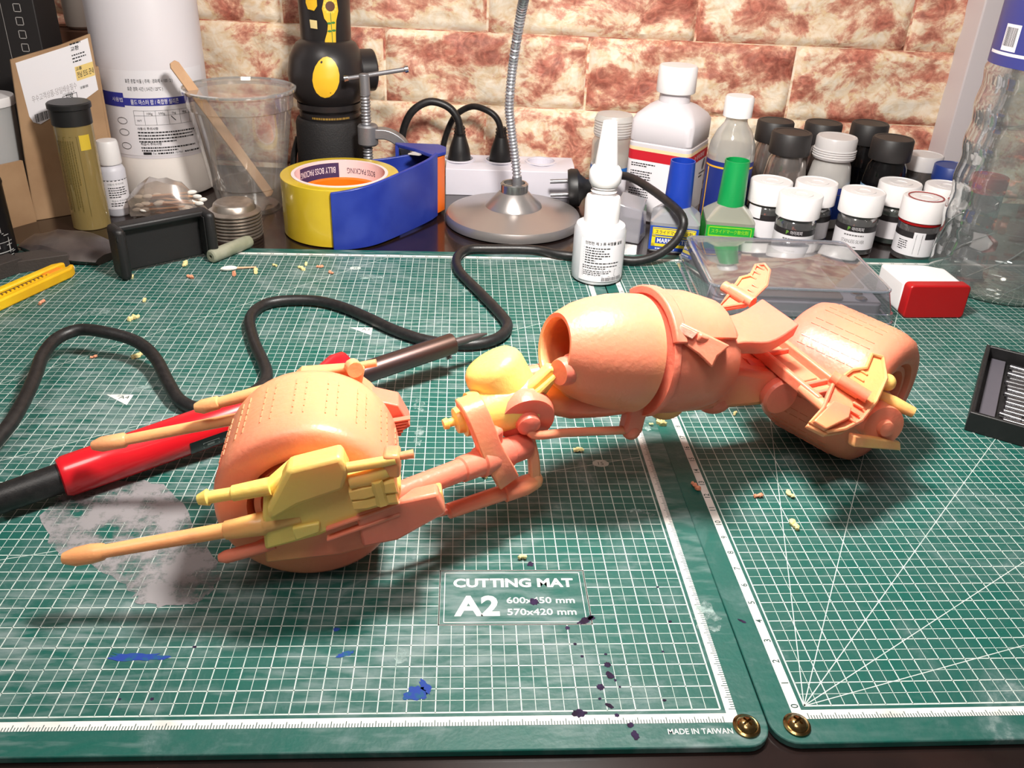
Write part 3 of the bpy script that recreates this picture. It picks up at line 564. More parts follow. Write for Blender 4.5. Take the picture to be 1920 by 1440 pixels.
# ---- rear axle parts on the near side of the rear wheel
q0 = V((10.35, 17.15, 3.58)) + ra * 1.9
B(MB().lathe([(.95, 0), (.95, 1.5), (1.0, 1.55), (1.0, 1.8), (.4, 1.85), (.36, 2.1), (.1, 2.15)], frame((10.2, 13.9, 3.8), (.1, -.95, .1)), 28), 'rear_axle', ROSE)
B(slab([(7.9, 10.6, 4.7), (11.4, 12.7, 2.95), (11.5, 12.6, 2.5), (7.9, 10.4, 4.2)], ra, .35), 'axle_strut', MIXR, bev=.08)
B(MB().tube([(10.3, 13.6, 4.9), (11.2, 13.2, 4.62), (12.05, 12.8, 4.35)], [.3, .34, .26], 10), 'axle_lever', MIXR)
B(MB().sphere((10.95, 13.8, 5.4), .42), 'axle_knob', YELO)
# ------------------------------------------------------------------ things behind the mat, left half
def facing(x, y): return math.degrees(math.atan2(-20.15 - y, -9.3 - x))
def bars(m, fn, x0, y0, w, lines, h, gap, seed=1, last=.6):
    """lines of print too fine to read"""
    rnd = random.Random(seed)
    for i in range(lines):
        x = x0; end = x0 + w * (last if i == lines - 1 else rnd.uniform(.9, 1))
        while x < end - .02:
            l = min(rnd.uniform(.08, .26), end - x); y = y0 - i * gap
            m.add([fn(x, y), fn(x + l, y), fn(x + l, y + h), fn(x, y + h)], [(0, 1, 2, 3)]); x += l + .05
def rect(m, fn, x0, x1, y0, y1, n=1):
    for i in range(n):
        a = x0 + (x1 - x0) * i / n; b = x0 + (x1 - x0) * (i + 1) / n
        m.add([fn(a, y0), fn(b, y0), fn(b, y1), fn(a, y1)], [(0, 1, 2, 3)])
def barcode(m, fn, x0, x1, y0, y1, seed=3, vertical=False):
    rnd = random.Random(seed); t = y0 if vertical else x0; e = y1 if vertical else x1
    while t < e:
        w_ = rnd.choice((.02, .03, .05))
        if vertical: rect(m, fn, x0, x1, t, min(t + w_, e))
        else: rect(m, fn, t, min(t + w_, e), y0, y1)
        t += w_ + rnd.choice((.02, .03, .045))
CARD = pm('cardboard', (168, 134, 100), .75, c2=(150, 116, 84), ns=18, bump=(200, .15))
# ---- cardboard box with shipping label
cb = thing('cardboard_box', 'brown cardboard box with a white shipping label behind the yellow tube', 'box', (-45.2, 49.6, DZ))
d_ = V((.808, .589, 0)); n_ = V((.589, -.808, 0)); BOXM = Matrix((d_, V((0, 0, 1)), n_)).transposed().to_4x4()      # local x along panel, y up, z towards viewer
def panel(nm, poly, z0, z1, mat=CARD, **k): return MB().prism(poly, z0, z1, BOXM).build(nm, mat, cb, **k)
panel('box_panel', [(.0, 0), (7.0, 0), (7.0, 14.6), (4.6, 13.85), (.85, 13.0), (.3, 5)], -.3, 0, bev=.05)
MB().box((0, 0, 0), (7.4, .3, 5.2), Matrix.Translation((-2.0, -3.1, 2.6)) @ Matrix.Rotation(R(56), 4, 'Z')).build('box_panel', CARD, cb)
MB().box((0, 0, 0), (6, .3, 12), Matrix.Translation(d_ * 7.0 + V((-1.8, 2.6, 6))) @ Matrix.Rotation(R(126), 4, 'Z')).build('box_panel', CARD, cb)
lb = panel('shipping_label', [(1.15, 12.75), (5.1, 13.75), (6.75, 14.3), (6.85, 10.2), (5.5, 9.4), (5.0, 9.35), (2.0, 7.9), (1.5, 8.1), (1.3, 8.6)], 0, .03, PAPER)
ly = lambda z: (lambda x, y: BOXM @ V((x, y, z)))
skew = lambda z, k=.24: (lambda x, y: BOXM @ V((x, y + k * (x - 1.3), z)))
m = MB(); rect(m, skew(.034), 5.35, 6.8, 10.05, 11.15); flat(m, 'yellow_strip', pm('label_yellow', (226, 196, 120), .6), lb)
m = MB(); m.text('우수고객상품-당일배송필수', 1.75, 9.55, .42, fn=skew(.036), w=3.5); flat(m, 'grey_lettering', pm('ink_grey', (158, 150, 152), .6), lb)
m = MB(); f_ = skew(.04)
m.text('지방', 4.25, 8.85, .42, fn=f_, w=.6, bold=.02); m.text('1/1(선)1-4', 4.1, 9.28, .16, fn=f_)
for a in ((4.0, 5.15, 8.62, 8.66), (4.0, 5.15, 9.2, 9.24), (4.0, 4.04, 8.62, 9.24), (5.11, 5.15, 8.62, 9.24)): rect(m, f_, *a)
m.text('전남 진도 군내', 5.45, 10.3, .36, fn=f_, w=1.3, bold=.015); m.text('고흥', 5.4, 10.85, .2, fn=f_, bold=.02)
bars(m, f_, 5.3, 12.0, 1.1, 3, .1, .25, 4); m.text('교환', 5.3, 12.4, .26, fn=f_, bold=.02); bars(m, f_, 5.3, 12.85, 1.4, 1, .12, .2, 5)
barcode(m, f_, 1.7, 3.1, 7.95, 8.6, 7); barcode(m, f_, 5.5, 6.1, 9.35, 9.55, 8)
flat(m, 'black_lettering', INK, lb)
# ---- black printed package, brown box and bottle behind
bk = thing('printed_package', 'tall black package with white check boxes behind the cardboard box', 'package', (-50.6, 58.2, DZ), 0)
MB().box((0, 0, 11), (11.8, 4, 22)).build('package_body', pm('black_card', (34, 30, 30), .6), bk, bev=.08)
m = MB(); f_ = lambda x, y: (x, -2.01, y)
for k in range(9):
    y = 11.6 + k * 1.05
    for a in ((4.2, 4.8, y, y + .05), (4.2, 4.8, y + .6, y + .65), (4.2, 4.25, y, y + .65), (4.75, 4.8, y, y + .65)): rect(m, f_, *a)
rect(m, f_, 3.2, 3.23, 9.5, 21)
bars(m, lambda x, y: (3.0 - (y - 12), -2.01, 12 + x - 0), .5, 13.0, 6, 1, .16, .3, 6); m.add([(1.95 + .22 * math.cos(k * .4), -2.01, 12.1 + .22 * math.sin(k * .4)) for k in range(16)], [tuple(range(16))])
flat(m, 'package_print', pm('print_white', (190, 184, 180), .6), bk)
bb = thing('brown_box', 'dark brown box standing behind the black package and the shipping label', 'box', (-43.6, 64.3, DZ))
MB().box((0, 0, 6.8), (7.6, 4.6, 13.6)).build('box_body', pm('brown_card', (104, 66, 46), .7, c2=(88, 54, 38), ns=14), bb, bev=.08)
MB().box((0, 0, 13.62), (7.7, .12, .1)).build('box_seam', MATS['brown_card'], bb)
wb_ = thing('white_bottle', 'white plastic bottle standing on the dark brown box', 'bottle', (-44.2, 64, 13.32))
MB().lathe([(.1, 0), (1.2, .02), (1.45, .25), (1.5, .8), (1.5, 5), (1.3, 5.8), (.7, 6.3), (.7, 6.8)], n=28).build('bottle_body', pm('blurred_white', (206, 194, 184), .5), wb_)
MB().lathe([(.85, 6.7), (.85, 7.8), (.8, 7.9)], n=24).build('bottle_cap', WHITE, wb_)
# ---- plastic pot with red contents at the far left
pt = thing('plastic_pot', 'clear plastic pot with white lid and red contents on the left of the shipping label', 'pot', (-48.0, 51.0, DZ))
MB().lathe([(1.9, 0), (2.0, .1), (2.3, 9.3), (2.2, 9.3), (1.9, .3)], n=32).build('pot_wall', MILKY, pt)
MB().lathe([(2.42, 9.3), (2.45, 9.9), (2.4, 10.0), (.1, 10.05)], n=32).build('pot_lid', WHITE, pt)
MB().lathe([(1.8, .4), (2.12, 9.0), (.1, 9.05)], n=24).build('red_contents', pm('red_stuff', (176, 44, 36), .5, c2=(90, 40, 40), ns=60, lo=.35, hi=.5), pt)
# ---- black can
cn = thing('printed_can', 'black can with white line drawing beside the yellow cutter', 'can', (-44.75, 41.4, DZ))
MB().lathe([(1.75, 0), (1.85, .1), (1.85, .3), (1.8, .4), (1.8, 5.6), (1.85, 5.7), (1.8, 5.95), (1.4, 6.3), (1.35, 6.3)], n=36).build('can_body', pm('can_black', (22, 21, 23), .3, .2), cn)
MB().lathe([(1.2, 6.2), (1.2, 7.6), (1.0, 7.9), (.2, 7.95)], n=24).build('can_cap', BLACKP, cn)
m = MB(); f_ = cylmap(1.815, 0, -48); rnd = random.Random(9)
for k in range(22):
    x = rnd.uniform(-1.2, 1.3); y = rnd.uniform(.4, 4.6); l = rnd.uniform(.3, 1.4)
    if k % 2: rect(m, f_, x, x + l * .4, y, y + .06, 3)
    else: rect(m, f_, x, x + .05, y, y + l)
rect(m, f_, -1.2, 1.4, .75, .83, 8); rect(m, f_, -1.2, 1.4, 1.5, 1.55, 8)
flat(m, 'line_drawing', pm('print_grey', (170, 168, 166), .5), cn)
# ---- yellow tube with black cap
tb = thing('plastic_tube', 'yellow transparent printed tube with black cap in front of the cardboard box', 'tube', (-40.2, 48.9, DZ))
TUBEY = clear('yellow_clear', (198, 174, 112), .16, .12, .36); 
MB().lathe([(1.40, 0), (1.45, .05), (1.45, 8.8), (1.38, 8.8), (1.38, .1)], n=36).build('tube_wall', TUBEY, tb)
MB().lathe([(.1, .15), (1.2, .2), (1.2, 5.0), (.1, 5.05)], n=24).build('tube_contents', pm('tube_inner', (150, 142, 108), .6, c2=(120, 110, 74), ns=80), tb)
MB().lathe([(1.5, 8.5), (1.5, 9.7), (1.62, 9.75), (1.62, 10.1), (1.5, 10.2), (.1, 10.2)], n=36).build('tube_cap', BLACKP, tb)
m = MB(); f_ = cylmap(1.457, 0, facing(-40.2, 48.9) - 8)
for col_ in (-1.35, -.55): bars(m, lambda x, y, c=col_: f_(c - (y - 3) * .9, 7.4 - x * .9), 0, 3.0, 6.6, 4, .1, .2, int(col_ * 10) + 40)
for a in ((-1.6, .3, 7.7, 7.74), (-1.6, -1.56, 1.6, 7.7), (.26, .3, 1.2, 7.7), (-.75, -.71, 3.4, 7.7)): rect(m, f_, *a, 4)
flat(m, 'tube_print', pm('print_olive', (98, 82, 34), .6), tb)
m = MB(); rect(m, f_, .45, 1.3, 6.6, 7.8, 4); flat(m, 'yellow_patch', pm('patch_yellow', (206, 176, 52), .5), tb)
# ---- hardener bottle
hb = thing('hardener_bottle', 'small white bottle with printed label between the yellow tube and the silicone bottle', 'bottle', (-39.1, 52.0, DZ))
MB().lathe([(.1, 0), (.95, .02), (1.08, .2), (1.08, 3.9), (.95, 4.2), (.8, 4.35), (.8, 4.5)], n=30).build('bottle_body', pm('milk_plastic', (206, 204, 212), .4, sss=.2, sssr=(1, 1, 1)), hb)
MB().lathe([(.92, 4.45), (.95, 4.6), (.86, 6.2), (.78, 6.4), (.1, 6.45)], n=30).build('bottle_cap', WHITE, hb)
m = MB(); curvedpatch(m, 1.09, .7, 3.2, facing(-39, 52) - 60, facing(-39, 52) + 75); l_ = m.build('bottle_label', PAPER, hb)
m = MB(); f_ = cylmap(1.098, 0, facing(-39, 52)); rect(m, f_, -1.1, 1.4, 3.14, 3.22, 8); m.text('사용시 주의사항', -.55, 2.8, .15, fn=f_); bars(m, f_, -.55, 2.5, 1.6, 5, .09, .2, 4); m.text('취급시 주의사항', -.4, 1.35, .14, fn=f_); bars(m, f_, -.5, 1.15, 1.5, 2, .09, .2, 5)
flat(m, 'label_print', INK, l_)
# ---- big silicone bottle
SX, SY = -37.3, 60.0; FCG = facing(SX, SY)
sb = thing('silicone_bottle', 'large white silicone bottle with blue banded label beside the clear cup', 'bottle', (SX, SY, DZ))
MB().lathe([(4.62, 3.9), (4.62, 20), (4.3, 21.5), (3.2, 22.6), (2.4, 23), (2.4, 23.6)], n=56, caps=False).build('bottle_body', pm('translucent_white', (222, 216, 220), .4, sss=.15, sssr=(1, 1, 1)), sb)
MB().lathe([(.1, 0), (3.9, .02), (4.4, .3), (4.62, .9), (4.62, 3.92)], n=56, caps=False).build('filled_body', pm('silicone_white', (242, 234, 228), .4, sss=.15, sssr=(1, 1, 1)), sb)
MB().lathe([(2.6, 23.4), (2.65, 25.4), (2.4, 25.7), (.1, 25.7)], n=40).build('bottle_cap', WHITE, sb)
m = MB(); curvedpatch(m, 4.64, 4.2, 11.5, FCG - 72, FCG + 62, 40); sl = m.build('bottle_label', PAPER, sb)
f_ = cylmap(4.655, 0, FCG)
m = MB(); rect(m, f_, -5.5, -2.7, 8.4, 9.6, 8); rect(m, f_, -2.7, 4.6, 8.55, 9.2, 16); flat(m, 'blue_band', pm('label_blue', (52, 54, 146), .5), sl)
m = MB(); f2 = cylmap(4.662, 0, FCG); m.text('몰드 마스터 팝 / 축합형 실리콘', -2.1, 8.7, .34, fn=f2, w=4.0, bold=.01); m.text('사용법', -3.9, 8.85, .3, fn=f2)
flat(m, 'white_lettering', PAPER, sl)
m = MB(); m.text('표준 혼합 비율 ( 주제 : 경화제 = 100 : 2 )', -2.3, 10.5, .27, fn=f2, w=3.9); m.text('표준 경화 시간 ( 3시간 / 25℃ )', -2.2, 9.85, .27, fn=f2, w=2.9)
for i, x in enumerate((-2.0, -1.15, -.2, .85, 1.85, 2.7, 3.3)): rect(m, f2, x, x + .02, 6.9, 8.15)
for y in (6.9, 7.7, 8.13): rect(m, f2, -2.0, 3.32, y, y + .02, 12)
for i, s in enumerate(('100g', '500g', '1kg', '4kg', '20kg')): m.text(s, (-.67, .32, 1.35, 2.28, 2.98)[i], 7.8, .2, fn=f2, align='C')
m.text('WT', -1.6, 7.2, .18, fn=f2, align='C')
for a, b in (((1.05, 7.6), (1.4, 7.2)), ((1.4, 7.2), (1.62, 7.38))): m.add([f2(*a), f2(a[0] + .05, a[1] + .04), f2(b[0] + .05, b[1] + .04), f2(*b)], [(0, 1, 2, 3)])
m.text('사용시 주의사항', -1.9, 6.5, .19, fn=f2, bold=.01); bars(m, f2, -1.9, 6.2, 5.2, 4, .12, .27, 5); m.text('취급시 주의사항', -1.8, 5.15, .19, fn=f2, bold=.01); bars(m, f2, -1.8, 4.95 - .1, 5.1, 2, .12, .25, 7)
rect(m, f2, -1.7, -1.0, 4.3, 4.52, 2); m.text('Tel :', -.9, 4.33, .17, fn=f2); bars(m, f2, -.45, 4.33, 1.3, 1, .14, .2, 8, 1); m.text('/ E-Mail :', .95, 4.33, .17, fn=f2); bars(m, f2, 1.85, 4.33, 1.5, 1, .14, .2, 9, 1)
for y in (7.2, 6.2, 5.0): m.add([f2(-3.2 + .5 * math.cos(k * .35), y + .3 * math.sin(k * .35)) for k in range(18)] + [f2(-3.2 + .46 * math.cos(k * .35), y + .26 * math.sin(k * .35)) for k in range(18)], [(k, (k + 1) % 18, 18 + (k + 1) % 18, 18 + k) for k in range(18)])
flat(m, 'label_print', INK, sl)
# ---- clear cup with a wooden stick
cp = thing('plastic_cup', 'clear disposable plastic cup holding a wooden stick', 'cup', (-28.3, 54.5, DZ))
MB().lathe([(.1, .3), (2.4, .3), (2.55, 0), (2.7, .02), (3.1, 2.2), (3.25, 2.3), (4.25, 8.9), (4.4, 9.0), (4.5, 10.2), (4.7, 10.3), (4.72, 10.5), (4.6, 10.6), (4.42, 10.3)], n=56).build('cup_wall', clear('cup_plastic', (236, 234, 232), .16, .06, .10), cp, smooth=30)
MB().lathe([(4.58, 10.45), (4.74, 10.4), (4.76, 10.55), (4.6, 10.62)], n=56, closed=True).build('cup_rim', clear('cup_rim_plastic', (230, 228, 226), .4, .08, .2), cp)
sk = MB(); p0 = V((-26.7, 55.6, .4)); p1 = V((-33.3, 53.7, 12.3)); dv = (p1 - p0).normalized()
F_ = frame(p0, dv, V((.5, .5, .1))); L_ = (p1 - p0).length
sk.prism([(-.45, .2), (0, 0), (.45, .2), (.45, L_ - .3), (.25, L_), (-.25, L_), (-.45, L_ - .3)], -.09, .09, F_ @ Matrix.Rotation(R(90), 4, 'X') @ Matrix.Scale(-1, 4, V((0, 0, 1))) if False else Matrix.Translation(p0) @ Matrix((F_.col[0].xyz, dv, F_.col[0].xyz.cross(dv))).transposed().to_4x4())
so = sk.build('wooden_stick', pm('birch_wood', (206, 170, 134), .6, c2=(190, 150, 114), ns=40), None, bev=.04)
tag(so, 'flat wooden stirring stick leaning in the clear cup', 'stick')
# ---- bag of cotton swabs
COTTON = pm('cotton', (236, 230, 222), .9, bump=(900, .4)); STICKW = pm('swab_wood', (214, 170, 136), .6)
def make_swab(name, label, loc, rot, group=None, L=4.2):
    t = thing(name, label, 'cotton swab', loc, 0, group, rot)
    MB().cyl((-L / 2, 0, 0), (L / 2, 0, 0), .085, .085, 8).build('swab_stick', STICKW, t)
    for s in (-1, 1): MB().sphere((s * L / 2, 0, 0), (.42, .2, .2), n=12, m=8).build('cotton_tip', COTTON, t)
    return t
bagm = MB(); rings = []; rnd = random.Random(3)
for i in range(9):
    t = i / 8; hgt = 3.6 * math.sin(math.pi * min(1, .12 + t * .95)) ** .6; x = -3.2 + 6.4 * t; wd_ = 1.35 * math.sin(math.pi * (.1 + .8 * t)) ** .5
    rings.append([(x + rnd.uniform(-.2, .2), wd_ * math.cos(a) + rnd.uniform(-.2, .2), max(.02, hgt * .5 + hgt * .5 * math.sin(a) + rnd.uniform(-.22, .22))) for a in [k * math.pi / 6 for k in range(12)]])
bg_ = thing('plastic_bag', 'crumpled clear plastic bag of cotton swabs in front of the silicone bottle', 'bag', (-34.3, 51.3, DZ), 6)
bagm.loft(rings).build('bag_film', clear('bag_film', (232, 222, 214), .25, .22, .14), bg_, smooth=25)
sw0 = make_swab('cotton_swab', 'wooden cotton swab inside the crumpled clear bag', (-34.3, 51.2, .1), (0, 0, 0), 'cotton swabs in the clear bag', 3.6)
rnd = random.Random(8)
for i in range(15):
    o = sw0 if i == 0 else dup(sw0, (0, 0, 0))
    o.location = V((-34.2 + rnd.uniform(-1.0, .9), 51.1 + rnd.uniform(-.4, .4), .05 + .125 * i)) * S; o.rotation_euler = (0, R(rnd.uniform(-4, 4)), R(rnd.uniform(-14, 14)))
# ---- phone holder
ph = thing('phone_holder', 'black plastic phone clamp lying on edge in front of the cotton swab bag', 'phone holder', (-31.4, 39.9, 0), math.degrees(math.atan2(3.9, 5.06)))
PHB = pm('holder_black', (28, 26, 27), .5, bump=(1200, .12))
MB().box((0, 0, 1.9), (6.2, .5, 3.4)).build('back_plate', PHB, ph, bev=.12)
MB().box((0, -.3, 3.6), (6.6, 1.2, .45)).build('top_ledge', PHB, ph, bev=.15)
for sx in (-1, 1):
    j = MB().box((sx * 3.25, -.75, 1.95), (.75, 2.0, 3.8)).build('clamp_jaw', PHB, ph, bev=.32, seg=3)
    MB().box((sx * 2.85, -.7, 2.0), (.12, 1.3, 3.0)).build('rubber_pad', RUBBER, j, bev=.05)
MB().cyl((-3.25, -1.72, 3.2), (-3.25, -1.5, 3.2), .3, .3, 16).build('jaw_button', PHB, ph)
# ---- dark bag, sanding block, cutter
db = MB(); rings = []; rnd = random.Random(12)
for i in range(8):
    t = i / 7; c_ = V((-42.6, 43.4, 0)).lerp(V((-35.6, 40.3, 0)), t); nrm = V((.45, .9, 0)); wv = 2.3 * math.sin(math.pi * (.12 + .76 * t)) ** .6; hh = 1.5 * math.sin(math.pi * (.12 + .76 * t)) ** .7
    rings.append([c_ + nrm * wv * math.cos(a) + V((0, 0, max(.03, hh * (.4 + .6 * math.sin(a)) + rnd.uniform(-.15, .15)))) for a in [k * math.pi / 5 for k in range(10)]])
o = db.loft(rings).build('dark_plastic_bag', pm('dark_film', (58, 50, 50), .35, c2=(84, 74, 70), ns=30, bump=(60, .6)), None, smooth=30); tag(o, 'crumpled dark grey plastic bag beside the black phone clamp', 'bag')
tag(MB().box((0, 0, .45), (3.4, 1.9, .9)).build('sanding_block', pm('block_grey', (62, 54, 50), .7, bump=(500, .3)), None, bev=.05), 'dark grey sanding block behind the yellow cutter', 'block').matrix_world = Matrix.Translation(V((-40.0, 39.3, 0)) * S) @ Matrix.Rotation(R(28), 4, 'Z')
tag(MB().box((0, 0, .55), (4.4, 1.6, 1.1)).build('sanding_block', pm('block_brown', (54, 47, 44), .7, bump=(500, .3)), None, bev=.05), 'longer dark block left of the yellow cutter', 'block').matrix_world = Matrix.Translation(V((-42.6, 36.6, 0)) * S) @ Matrix.Rotation(R(58), 4, 'Z')
kn = thing('box_cutter', 'yellow box cutter with orange slider on the mat edge', 'cutter', (-39.3, 33.9, 0), math.degrees(math.atan2(5.3, 2.2)))
YP = pm('cutter_yellow', (236, 190, 26), .4, c2=(222, 168, 20), ns=30)
for sy in (-1, 1): MB().prism([(-7, sy * .35), (4.0, sy * .35), (4.4, sy * .2), (4.45, sy * .55), (3.8, sy * .9), (-7, sy * 1.0)][::sy], 0, .75).build('cutter_side', YP, kn, bev=.12)
MB().box((-1.4, 0, .12), (11.2, .9, .2)).build('cutter_floor', YP, kn)
bc = MB().box((-2.0, 0, .42), (9.2, .62, .3)).build('blade_channel', pm('channel_reflection_brown', (96, 66, 56), .45, .5), kn, bev=.05)  # brown of a reflection put into the channel's metal colour
MB().box((3.0, 0, .5), (1.5, .55, .36)).build('slider', pm('slider_orange', (238, 140, 30), .4), kn, bev=.1)
MB().cyl((4.3, -.2, .4), (4.6, -.2, .4), .2, .2, 12).build('end_cap', WHITE, kn)
k_ = MB()
for i in range(26): k_.box((-6 + i * .33, -.38, .77), (.18, .12, .08))
k_.build('slider_teeth', YP, kn, kind='stuff', smooth=0)
# ---- stack of metal cups
TIN = pm('tin', (196, 186, 176), .34, .85, c2=(170, 158, 148), ns=80)
c0_ = None
for i in range(8):
    loc = (-27.9, 47.4, DZ + .28 * i)
    lab = 'shiny domed metal dish on top of the dish stack' if i == 7 else 'thin metal dish in the stack behind the frosted tube'
    if i in (0, 7):
        t = thing('metal_dish', lab, 'dish', loc, 0, None if i == 7 else 'stacked metal dishes')
        MB().lathe([(1.85, 0), (2.08, .03), (2.1, .12), (1.95, .2), (1.75, .3), (1.62, .72 if i == 7 else .5), (1.45, .86 if i == 7 else .55), (1.3, .9 if i == 7 else .5), (.1, .8 if i == 7 else .5)], n=40).build('dish_wall', TIN, t)
        MB().lathe([(2.04, .02), (2.13, .03), (2.13, .11), (2.04, .12)], n=40, closed=True).build('dish_rim', TIN, t)
        if i == 0: c0_ = t
    else: dup(c0_, loc)
# ---- frosted tube, loose swab
ft = thing('frosted_tube', 'short frosted plastic tube lying at the mat edge', 'tube', (-27.0, 42.0, .52), math.degrees(math.atan2(3.6, 2.2)))
MB().lathe([(.02, -1.75), (.15, -1.75), (.15, -2.1), (.38, -2.1), (.5, -2.0), (.52, -1.9), (.52, 1.7), (.45, 1.95), (.3, 2.0), (.3, 1.6)], frame((0, 0, 0), (1, 0, 0)), 24).build('tube_wall', pm('frost', (150, 150, 132), .35, c2=(130, 132, 112), ns=60, sss=.2, sssr=(1, 1, 1)), ft)
MB().cyl((-1.8, 0, 0), (-1.7, 0, 0), .145, .145, 12).build('hole_shade_disc', pm('hole_shade_brown', (120, 92, 70), .6), ft)  # disc at the recess floor, shade of the hole put into its brown colour
ls = thing('cotton_swab', 'loose cotton swab lying on the cutting mat', 'cotton swab', (-25.7, 39.0, .2), 14)
MB().cyl((-.6, 0, 0), (1.2, .1, -.1), .085, .06, 8).build('swab_stick', STICKW, ls); MB().sphere((-.75, 0, 0), (.62, .2, .2), n=14, m=8).build('cotton_tip', COTTON, ls)
# ---- tape dispenser
td = thing('tape_dispenser', 'blue and orange packing tape dispenser with a yellow tape roll', 'tape dispenser', (-19.4, 49.2, DZ))
TR = 4.85
TAPE = pm('tape_amber', (206, 176, 44), .22, c2=(196, 164, 40), ns=20, coat=.4)
rl = MB().lathe([(3.95, .1), (TR, .1), (TR, 4.85), (3.95, 4.85)], n=72, closed=True).build('tape_roll', TAPE, td, bev=.04)
co = MB().lathe([(3.7, .1), (3.96, .1), (3.96, 4.9), (3.7, 4.9)], n=72, closed=True).build('tape_core', pm('core_pink', (226, 204, 204), .6), rl)
fi = lambda x, y: (3.69 * math.cos(R(90) - x / 3.69), 3.69 * math.sin(R(90) - x / 3.69), 2.6 - y + 2)        # inside wall, upside down
m = MB(); rect(m, lambda x, y: (3.692 * math.cos(R(90) + x / 3.69), 3.692 * math.sin(R(90) + x / 3.69), 2.2 + y), .6, 4.6, 1.0, 2.5, 16); flat(m, 'navy_band', pm('core_navy', (58, 44, 84), .6), co)
fw_ = lambda x, y: (3.685 * math.cos(R(90) + x / 3.685), 3.685 * math.sin(R(90) + x / 3.685), 4.35 - y)
m = MB(); m.text('BILLY BOSS PACKING', .9, .0, .55, fn=fw_, w=3.6); flat(m, 'core_lettering', PAPER, co)
m = MB(); m.text('BOSS PACKING', -2.9, .1, .5, fn=fw_, w=2.8); flat(m, 'core_lettering', pm('core_ink', (62, 46, 70), .6), co)
ORANGE = pm('orange_plastic', (240, 112, 16), .35); BLUE = pm('blue_plastic', (28, 46, 136), .36, c2=(40, 58, 146), ns=40, bump=(300, .06))
MB().lathe([(2.9, .0), (3.62, .0), (3.62, 3.4), (3.4, 3.5), (3.1, 3.4), (2.9, 1.2)], n=60, closed=True).build('hub_ring', ORANGE, td)
MB().lathe([(.2, .9), (2.95, .9), (2.95, 1.2), (.2, 1.2)], n=48).build('hub_floor', ORANGE, td)
def wallstrip(pts, hz0, hz1, th):
    P = smoothpath([(*p, 0) for p in pts], 6); n = len(P); m = MB(); vs = []; fs = []
    for i, p in enumerate(P):
        t = (P[min(i + 1, n - 1)] - P[max(i - 1, 0)]).normalized(); nv = V((-t.y, t.x, 0)) * th / 2; k = i / (n - 1); a = hz0[0] + (hz0[1] - hz0[0]) * k; b = hz1[0] + (hz1[1] - hz1[0]) * k
        vs += [p + nv + V((0, 0, a)), p - nv + V((0, 0, a)), p - nv + V((0, 0, b)), p + nv + V((0, 0, b))]
    rings = [vs[4 * i:4 * i + 4] for i in range(n)]
    return m.loft(rings)
wallstrip([(-.1, -5.05), (1.5, -4.85), (3.2, -3.9), (5.2, -1.4), (7.2, 1.6), (7.9, 3.0)], (0, .3), (4.75, 6.0), .28).build('side_panel', BLUE, td, bev=.06)
MB().prism([(7.85, 2.7), (8.6, 4.0), (8.55, 5.4), (8.1, 6.2), (7.85, 6.0), (8.15, 5.2), (8.2, 4.1), (7.6, 3.0)], .5, 5.5).build('cutter_end', ORANGE, td, bev=.06)
tp = MB().prism([(7.6, 2.6), (8.7, 3.9), (8.7, 5.5), (8.0, 6.4), (4.1, 6.6), (4.2, 6.1), (5.9, 4.6)], 5.55, 5.85).build('top_plate', BLUE, td, bev=.06)
MB().box((4.3, 6.2, 4.4), (.3, .5, 2.6)).build('plate_leg', BLUE, tp); MB().prism([(5.4, 3.9), (6.4, 3.6), (7.0, 4.6), (6.2, 4.9)], 5.5, 5.6).build('blade_guard', pm('guard_white', (196, 190, 186), .5), tp)
wallstrip([(8.2, 6.2), (6.0, 6.0), (3.0, 5.2), (0, 5.05)], (.3, 0), (5.4, 4.4), .28).build('side_panel', BLUE, td, bev=.06)
# ---- black stand with stickers
sd = thing('black_stand', 'black adjustable stand with yellow stickers behind the tape dispenser', 'stand', (-21.8, 61.4, DZ))
KNURL = pm('black_fabric', (30, 28, 29), .7, bump=(800, .5)); BLKG = pm('black_satin', (36, 33, 34), .35)
MB().lathe([(3.2, 0), (3.3, .2), (3.2, 6.3), (3.05, 6.7), (2.6, 6.8)], n=48).build('stand_base', KNURL, sd)
nk = MB().lathe([(2.7, 6.7), (2.8, 6.9), (2.8, 7.3), (2.6, 7.4), (2.95, 7.7), (2.95, 8.2)], n=48).build('neck_ring', BLKG, sd)
m = MB(); f_ = cylmap(2.82, 0, -82); bars(m, f_, -1.7, 7.0, 3.6, 1, .18, .2, 21, 1); flat(m, 'ring_print', pm('print_gold', (150, 118, 50), .5), nk)
jt = MB().lathe([(2.6, 8.0), (3.2, 8.6), (3.55, 9.6), (3.6, 10.8), (3.35, 12.2), (2.7, 13.4), (1.6, 14.0)], n=48).build('joint', BLKG, sd)
MB().cyl((2.6, .6, 10.9), (4.1, 1.2, 10.9), 1.9, 1.9, 32).build('joint_knob', BLKG, jt, bev=.15)
TUM = Matrix.Translation((.0, .3, 0)) @ Matrix.Rotation(R(0), 4, 'Y')
MB().lathe([(2.0, 11.8), (2.25, 12.6), (2.35, 24), (2.3, 24.2), (.1, 24.3)], TUM, 48).build('upper_tube', BLKG, sd)
def sticker(nm, pts, r, z, a0, mat, par=sd):
    f_ = cylmap(r, z, a0); n = len(pts); cx_ = sum(p[0] for p in pts) / n; cy_ = sum(p[1] for p in pts) / n; rings = []
    m = MB(); vs = [f_(*p) for p in pts] + [f_((p[0] + cx_) / 2, (p[1] + cy_) / 2) for p in pts] + [f_(cx_, cy_)]
    m.add([V(v) + V((0, .3 if r < 2.6 else 0, 0)) for v in vs], [(i, (i + 1) % n, n + (i + 1) % n, n + i) for i in range(n)] + [(n + i, n + (i + 1) % n, 2 * n) for i in range(n)])
    return m.build(nm, mat, par)
